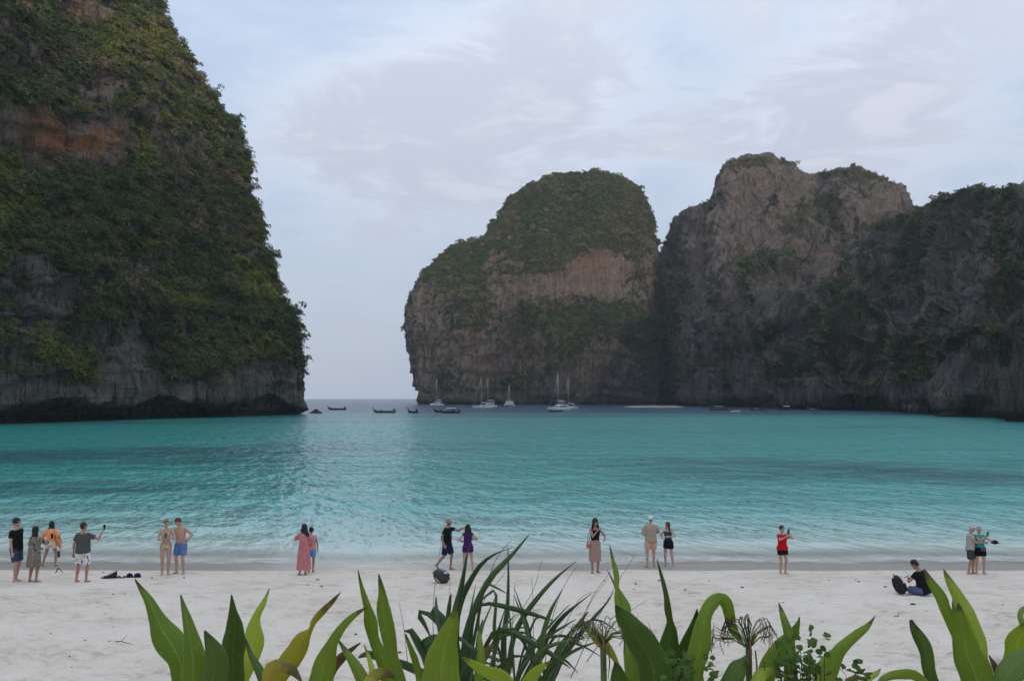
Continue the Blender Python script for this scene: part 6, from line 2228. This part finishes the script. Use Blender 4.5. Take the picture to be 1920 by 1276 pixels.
rr = random.Random(77)
for i in range(30):
    cx = rr.choice((872, 905, 950, 995, 1010))
    a = rr.gauss(0.25, .75)
    L = rr.uniform(80, 185) * (1.0 if abs(a) < .8 else .75)
    bx, by = cx + rr.uniform(-30, 30), 1272 + rr.uniform(-8, 10)
    w = rr.uniform(5, 9)
    ex, ey = bx + math.sin(a) * L, by - math.cos(a) * L
    dro = rr.uniform(0, 26) * abs(a)
    mx, my = (bx + ex) / 2 - math.sin(a) * 6, (by + ey) / 2 - 10 - dro
    if rr.random() < .22:
        ex2, ey2 = ex + math.copysign(rr.uniform(20, 45), a), ey + rr.uniform(15, 45)
        pts = [(ex2, ey2, 1), ((ex + ex2) / 2, (ey + ey2) / 2 - 2, w * .6), (ex, ey, w * .8), (mx, my, w), (bx, by, w)]
    else:
        pts = [(ex, ey + dro, 1), ((ex * .35 + mx * .65), (ey * .35 + my * .65) + dro * .2, w * .7), (mx, my, w), ((mx + bx) / 2, (my + by) / 2, w * 1.05), (bx, by, w)]
    sp_leaves.append((pts, P_GREEN if rr.random() < .72 else P_LIGHT))
for i, (pts, mt) in enumerate(sp_leaves):
    dd = sp_d + rr.uniform(-.22, .30)
    pts = [(x, y, w * .82) for x, y, w in pts]
    me = strap_leaf(pts, dd, dd + rr.uniform(-.25, .25), fold=rr.uniform(.32, .55), roll=rr.uniform(-.5, .5), roll1=rr.uniform(-.4, .4), seed=200 + i,
                    base=spb + np.array([rr.uniform(-.12, .16), rr.uniform(-.08, .1), .30]), nseg=26, thick=.0014)
    link('leaf', to_local(me, spb), mt, SPO)

# ---- thin grass stalks round the screwpine
gs = MB()
GO = empty('grass_tuft', spb + np.array([.1, .1, -.02]), 0, 'thin dry grass stalks growing through the screwpine', 'grass tuft')
stalks = [[(822, 1270), (812, 1180), (815, 1100), (822, 1052), (829, 1005)], [(838, 1250), (840, 1150), (845, 1080)], [(895, 1240), (950, 1180), (1002, 1100), (1016, 1050)], [(900, 1220), (905, 1130), (940, 1082), (948, 1072)],
          [(998, 1270), (1000, 1150), (997, 1080)], [(1020, 1260), (1035, 1160), (1062, 1090), (1082, 1060)], [(1030, 1260), (1060, 1170), (1105, 1110), (1118, 1108)], [(1045, 1265), (1080, 1180), (1120, 1110), (1142, 1082)],
          [(1070, 1270), (1120, 1160), (1165, 1080), (1190, 1040)], [(960, 1260), (962, 1150), (965, 1092)], [(765, 1250), (757, 1175), (748, 1128)], [(1100, 1240), (1160, 1160), (1212, 1125)], [(1225, 1260), (1224, 1190), (1215, 1165)],
          [(1190, 1220), (1194, 1165), (1196, 1150)], [(905, 1120), (935, 1040), (960, 1010)], [(1085, 1180), (1110, 1120), (1145, 1070)], [(1250, 1215), (1330, 1190)], [(1325, 1275), (1360, 1262)], [(1572, 1250), (1584, 1262), (1590, 1275)]]
for i, st in enumerate(stalks):
    dd = sp_d + .25 * math.sin(i * 2.1)
    P = [at(x, y, dd) - (spb + np.array([.1, .1, -.02])) for x, y in st]
    C = catmull(np.array(P), 12) if len(P) > 2 else np.array(P)
    MB().tube([tuple(c) for c in C], list(np.linspace(.0015, .0006, len(C))), 4).build('stalk', G_DRY, GO)

# ---- the small round-leaved shrub
def shrub(px, py, d, label, n, sx, sy, seed, mat):
    c = at(px, py, d)
    g = np.array([c[0], d, float(ground_z(c[0], d))])
    o = empty('small_shrub', g, 0, label, 'shrub', 'small shrubs between the lilies')
    r = random.Random(seed)
    stem = MB()
    lv = MB()
    for i in range(n):
        e = at(px + r.gauss(0, sx), py + r.uniform(-sy, sy * 1.2), d + r.uniform(-.12, .12)) - g
        b = np.array([r.uniform(-.05, .05), r.uniform(-.05, .05), .02])
        m_ = (b * .4 + e * .6) + np.array([r.uniform(-.03, .03), 0, -.03])
        stem.tube([tuple(b), tuple(m_), tuple(e)], [.0026, .0018, .001], 5)
        for q in range(18):
            f = r.uniform(.62, 1.05)
            pos_ = m_ + (e - m_) * ((f - .6) / .4)
            dr = Vector((r.gauss(0, 1), r.gauss(0, 1), r.gauss(.5, .6))).normalized()
            nn = Vector((r.gauss(0, .6), -.5 + r.gauss(0, .5), 1)).normalized()
            sd_v = dr.cross(nn).normalized()
            L, Wd = r.uniform(.013, .023), r.uniform(.0065, .011)
            p0 = Vector(pos_)
            pts = [p0, p0 + dr * L * .35 + sd_v * Wd, p0 + dr * L * .75 + sd_v * Wd * .8, p0 + dr * L, p0 + dr * L * .75 - sd_v * Wd * .8, p0 + dr * L * .35 - sd_v * Wd]
            up = dr.cross(sd_v) * .003
            pts[1] += up
            pts[2] += up
            pts[4] += up
            pts[5] += up
            lv.add(pts, [(0, 1, 2, 3), (0, 3, 4, 5)])
    stem.build('stems', mat_simple('shrub_stem', (.05, .04, .025), .8), o, kind='stuff')
    lv.build('foliage', mat, o, smooth=False, kind='stuff')
    return o


SHL = mat_simple('shrub_leaf', (.085, .155, .030), .6, .2, .4, 12, transl=.35)
shrub(1502, 1246, 2.0, 'dark small-leaved shrub in front of the two crossing lily leaves', 34, 26, 36, 5, SHL)
shrub(1290, 1268, 1.95, 'low small-leaved shrub under the hooked lily leaf', 22, 30, 12, 9, SHL)
shrub(1610, 1274, 2.1, 'sprig of small leaves at the foot of the arching leaf', 9, 16, 8, 11, SHL)
# ---- undergrowth that closes the gaps low down
# ------------------------------------------------------------------ bags and small things on the sand
def ground_at(px, py):
    Y = 22.0
    d = px_dir(px, py)
    for _ in range(40):
        p = at(px, py, Y)
        Y = (float(ground_z(p[0], p[1])) - CAMZ) / d[2] * d[1]
    p = at(px, py, Y)
    return np.array([p[0], p[1], float(ground_z(p[0], p[1]))])


NYB = mat_simple('black_nylon', (.014, .014, .016), .6, .3, .3, 20, bump=.3, bscale=60)
NYG = mat_simple('grey_nylon', (.045, .043, .048), .6, .3, .3, 20, bump=.3, bscale=60)


def backpack(loc, rz, label, tilt, mat, w=.30, h=.48, d=.20, badge=False):
    o = empty('backpack', loc, rz, label, 'backpack')
    R = Matrix.Rotation(tilt, 4, 'X')
    mb = MB()
    rings = []
    for z, kx, ky, oy in ((0, .82, .8, 0), (.04, 1, 1, 0), (.2, 1, 1, -.01), (.34, .94, .9, .0), (.43, .78, .70, .015), (.475, .45, .42, .03), (.485, .15, .15, .04)):
        ring = []
        for k in range(20):
            a = 2 * math.pi * k / 20
            c_, s_ = math.cos(a), math.sin(a)
            ring.append((w / 2 * kx * math.copysign(abs(c_) ** .6, c_), oy + d / 2 * ky * math.copysign(abs(s_) ** .7, s_), z / .48 * h))
        rings.append(ring)
    mb.rings(rings)
    pk = MB()
    rings = []
    for z, kx in ((.05, .66), (.07, .74), (.18, .74), (.23, .6), (.245, .3)):
        rings.append([(w / 2 * kx * math.copysign(abs(math.cos(a)) ** .6, math.cos(a)), -d / 2 - .015 + .045 * math.copysign(abs(math.sin(a)) ** .7, math.sin(a)), z / .48 * h) for a in [2 * math.pi * k / 16 for k in range(16)]])
    pk.rings(rings)
    s1 = MB()
    parts = [('bag_body', mb, mat), ('front_pocket', pk, mat)]
    for sx in (-1, 1):
        st = MB().tube([(sx * .07, d / 2, .42 * h / .48), (sx * .09, d / 2 + .025, .34 * h / .48), (sx * .105, d / 2 + .032, .2 * h / .48), (sx * .105, d / 2 + .015, .06 * h / .48), (sx * .10, d / 2 - .01, .03)], [.020, .026, .022, .012, .010], 7, flat=.4)
        parts.append(('shoulder_strap', st, mat))
    hd = MB().tube([(-.04, d / 2 - .03, .47 * h / .48), (-.02, d / 2 - .02, .52 * h / .48), (.02, d / 2 - .02, .52 * h / .48), (.04, d / 2 - .03, .47 * h / .48)], .009, 6)
    parts.append(('carry_handle', hd, mat))
    zp = MB().tube([(w / 2 * .9 * math.cos(a), -d / 2 * .80 - .012 + .02 * math.sin(a), (.30 + .13 * math.sin(a)) * h / .48) for a in np.linspace(0, math.pi, 9)], .006, 5)
    parts.append(('zip', zp, mat_simple('zip_grey', (.10, .10, .11), .5)))
    if badge:
        bd = MB()
        ring = [[(.075 * math.cos(a) * f, -d / 2 - .050 + y, .145 + .045 * math.sin(a) * f) for a in [2 * math.pi * k / 18 for k in range(18)]] for f, y in ((1, .004), (1, -.008), (.8, -.012))]
        bd.rings(ring)
        parts.append(('badge', bd, mat_simple('badge_white', (.55, .55, .55), .6)))
        b2_ = MB().ball((.012, -d / 2 - .062, .145), (.020, .006, .020), 10, 7)
        parts.append(('badge_eye', b2_, NYB))
    for nm, m_, mt in parts:
        q = m_.build(nm, mt, o)
        q.data.transform(R)
    lo = min((v.co.z for q in o.children for v in q.data.vertices))
    o.location.z += -lo - .01
    return o


g = ground_at(837, 1094)
backpack(g, math.radians(58), 'grey backpack with a pale oval badge slumped on the sand below the walking man', math.radians(-58), NYG, .34, .48, .25, True)
g = ground_at(1691, 1112)
backpack(g, math.radians(78), 'black backpack standing upright beside the sitting man', math.radians(-14), NYB, .29, .49, .20)

# phone tripod
g = ground_at(109, 1073)
o = empty('phone_tripod', g, .3, 'little white phone tripod standing on the sand by the orange wrap', 'tripod')
TW = mat_simple('tripod_white', (.55, .55, .56), .4, .4)
for k in range(3):
    a = 2 * math.pi * k / 3
    MB().tube([(0, 0, .16), (.14 * math.cos(a), .14 * math.sin(a), 0)], [.011, .009], 6).build('leg', NYB, o)
MB().tube([(0, 0, .12), (0, 0, .48)], [.013, .011], 8).build('pole', TW, o)
MB().box((0, 0, .51), (.06, .03, .06)).build('clamp', NYB, o, smooth=False)
M = o.matrix_basis
ph = MB().box((0, 0, 0), (.078, .010, .155)).build('phone', mat_simple('phone_black', (.012, .012, .014), .2, .5), None, smooth=False)
MB().box((0, -.007, 0), (.070, .002, .145)).build('screen', mat_simple('phone_screen', (.05, .055, .06), .08, .5), ph, smooth=False)
ph.location = (g[0], g[1] - .01, g[2] + .60)
ph.rotation_euler = (-.1, 0, .3)
tag(ph, 'phone clamped on top of the little tripod', 'phone')

# things lying on the sand left of the couple
g = ground_at(206, 1083)
o = empty('beach_bag', g, .2, 'dark brown beach bag with a pale flap lying on the sand', 'bag')
rings = []
for x, hh_, w_ in ((-.20, .03, .07), (-.13, .07, .11), (0, .10, .13), (.12, .17, .12), (.19, .22, .06)):
    rings.append([(x, w_ * math.cos(a), max(0, hh_ * .5 + hh_ * .5 * math.sin(a))) for a in [2 * math.pi * k / 14 for k in range(14)]])
MB().rings(rings).build('bag_body', mat_simple('dark_brown_leather', (.030, .016, .014), .6, .3, .3, 20), o)
MB().tube([(.20, -.06, .23), (.06, -.10, .16), (-.06, -.10, .12)], [.015, .045, .02], 8, flat=.3).build('flap', mat_simple('pale_flap', (.42, .38, .34), .8), o)
MB().tube([(-.16, .06, .06), (-.26, .02, .02), (-.20, -.10, .015), (-.05, -.13, .05)], .009, 6).build('strap', NYB, o)
for i, (px, ry) in enumerate(((222, .35), (232, -.25))):
    g = ground_at(px, 1082.5)
    o = empty('flip_flop', g, ry + 1.3, ('flip-flop nearer the brown bag' if i == 0 else 'flip-flop nearer the navy cap'), 'flip-flop', 'pair of flip-flops on the sand')
    sole = [[(x, y * w, z) for x, y, w in ((-.13, 0, 0), (-.12, 1, .032), (-.05, 1, .036), (.03, 1, .040), (.09, 1, .046), (.12, 1, .034), (.135, 0, 0), (.12, -1, .034), (.09, -1, .046), (.03, -1, .040), (-.05, -1, .036), (-.12, -1, .032))] for z in (.004, .024)]
    MB().rings(sole).build('sole', mat_simple('sole_grey', (.10, .10, .11), .8), o, smooth=False)
    MB().tube([(-.03, .036, .02), (.03, .018, .055), (.085, 0, .025)], .008, 6).tube([(-.03, -.036, .02), (.03, -.018, .055), (.085, 0, .025)], .008, 6).build('thong', NYB, o)
for px, lab, col_, rz_ in ((243, 'larger navy cap lying on the sand next to the flip-flops', (.014, .014, .034), 2.6), (257.5, 'smaller navy cap at the right end of the row of things', (.022, .020, .052), 3.3)):
    g = ground_at(px, 1081.5)
    o = empty('cap', g, rz_, lab, 'cap', 'caps lying on the sand')
    mt = cloth('cap_navy_%d' % px, col_)
    rings = [[(.105 * f * math.cos(a), .088 * f * math.sin(a), z) for a in [2 * math.pi * k / 18 for k in range(18)]] for f, z in ((1, 0), (1.0, .045), (.88, .085), (.62, .112), (.25, .125), (.04, .126))]
    MB().rings(rings).build('crown_panel', mt, o)
    rings = [[(.09 + w * math.cos(a) * .9, .075 * math.sin(a) * (1 - .1 * w), .010 + dz) for a in [2 * math.pi * k / 16 for k in range(16)]] for w, dz in ((.03, 0), (.09, -.002), (.095, .004), (.04, .008))]
    MB().rings(rings).build('brim', mt, o)
    MB().ball((0, 0, .128), (.010, .010, .006), 8, 5).build('button', mt, o)

# bits of coral and drift scattered on the sand
r = random.Random(12)
mbit = mat_simple('dark_drift', (.055, .042, .034), .9, .2, .4, 30)
bits = []
for k in range(3):
    bm = bmesh.new()
    bmesh.ops.create_icosphere(bm, subdivisions=2, radius=1)
    for v in bm.verts:
        q = np.array([v.co[:]])
        v.co *= 1 + .35 * float(vnoise(q * 1.7 + k * 9, 3)[0])
    me = bpy.data.meshes.new('drift_bit')
    bm.to_mesh(me)
    bm.free()
    me.materials.append(mbit)
    bits.append(me)
spots = [(212, 1114), (596, 1087), (577, 1096), (603, 1099), (194, 1073), (285, 1083), (345, 1083), (1133, 1088), (1192, 1094), (1236, 1088), (1392, 1101), (1285, 1106), (1712, 1132), (1738, 1140), (1780, 1140), (1533, 1162), (1610, 1090), (1555, 1087), (1880, 1132), (1660, 1100)]
while len(spots) < 70:
    x, y = r.uniform(20, 1900), 1085 + 185 * r.random() ** 1.3
    spots.append((x, y))
for i, (px, py) in enumerate(spots):
    g = ground_at(px, py)
    o = link('drift_bit', bits[i % 3])
    sc = r.uniform(.016, .038) if i < 20 else r.uniform(.008, .022)
    o.location = (g[0], g[1], g[2] + float(sand_relief(g[0], g[1])) + sc * .25)
    o.scale = (sc * r.uniform(1, 1.9), sc, sc * r.uniform(.45, .8))
    o.rotation_euler = (0, 0, r.uniform(0, 6.28))
    tag(o, 'small dark bit of coral or driftwood lying on the pale sand', 'drift', 'bits of coral and drift scattered on the sand')
for (x0, y0, x1, y1, lab) in ((203, 1202, 249, 1197, 'thin dry stick lying on the sand at the left'), (1676, 1154, 1693, 1153, 'short dark stick on the sand below the black backpack'), (1781, 1189, 1789, 1196, 'bent twig on the sand left of the tallest lily')):
    a, b = ground_at(x0, y0), ground_at(x1, y1)
    za = float(sand_relief(a[0], a[1])) + .012
    zb = float(sand_relief(b[0], b[1])) + .012
    mid_ = (a + b) / 2 + np.array([0, .03, .02])
    o = MB().tube([(0, 0, za), tuple(mid_ - a + [0, 0, (za + zb) / 2]), tuple(b - a + [0, 0, zb])], [.010, .009, .005], 6).tube([tuple(mid_ - a + [0, 0, (za + zb) / 2]), tuple(mid_ - a + [.08, .08, .05 + za])], [.006, .003], 5).build('stick', mbit, None)
    o.location = a
    tag(o, lab, 'stick')

# ------------------------------------------------------------------ trees that stand out against the sky on the edge of the left cliff
def cliff_tree(px, py, d, h, label, seed, droop=0.0, group=None):
    c = at(px, py, d)
    o = empty('cliff_tree', c, 0, label, 'tree', group)
    r = np.random.default_rng(seed)
    tk = MB().tube([(-h * .45, 0, -h * .30), (-h * .2, 0, -.02 * h), (0, 0, h * .15), (h * .12, 0, h * .38)], [.16 * h / 4, .13 * h / 4, .10 * h / 4, .04 * h / 4], 6)
    for k in range(5):
        a = r.uniform(-1.2, 1.2)
        tk.tube([(0, 0, h * .12), (h * .25 * math.sin(a), r.uniform(-.2, .2) * h, h * (.15 + .25 * math.cos(a)))], [.06 * h / 4, .02 * h / 4], 5)
    tk.build('trunk', mat_simple('cliff_tree_bark', (.07, .055, .045), .9, .1, .3, 2), o)
    me = bush_mesh('crown', M_LEAF_NEAR, 260, .105, seed + 900, .85, 8)
    q = link('crown', me, None, o)
    q.location = (h * .05, 0, h * .12 - droop * h)
    q.scale = (h * .50, h * .45, h * .50)
    return o


for i, (px, py, h, lab) in enumerate([(378, 158, 5.6, 'open-crowned tree leaning out from the upper edge of the left cliff'), (470, 292, 4.4, 'tree jutting out at the shoulder of the left cliff'), (328, 66, 3.8, 'bushy tree near the top of the left cliff edge'),
                                      (487, 395, 4.0, 'tree hanging at mid height on the left cliff edge'), (573, 690, 5.6, 'lowest tree hanging over the water on the nose of the left cliff'), (566, 655, 4.0, 'thin tree above the lowest one on the nose of the left cliff'),
                                      (524, 545, 3.8, 'tree on the left cliff edge where it begins to bulge'), (446, 238, 4.2, 'tree above the shoulder of the left cliff')]):
    dd = 263 + .30 * (578 - px) / F * 263
    cliff_tree(px - 3, py, dd, h, lab, 31 + i, group='trees on the edge of the left cliff')
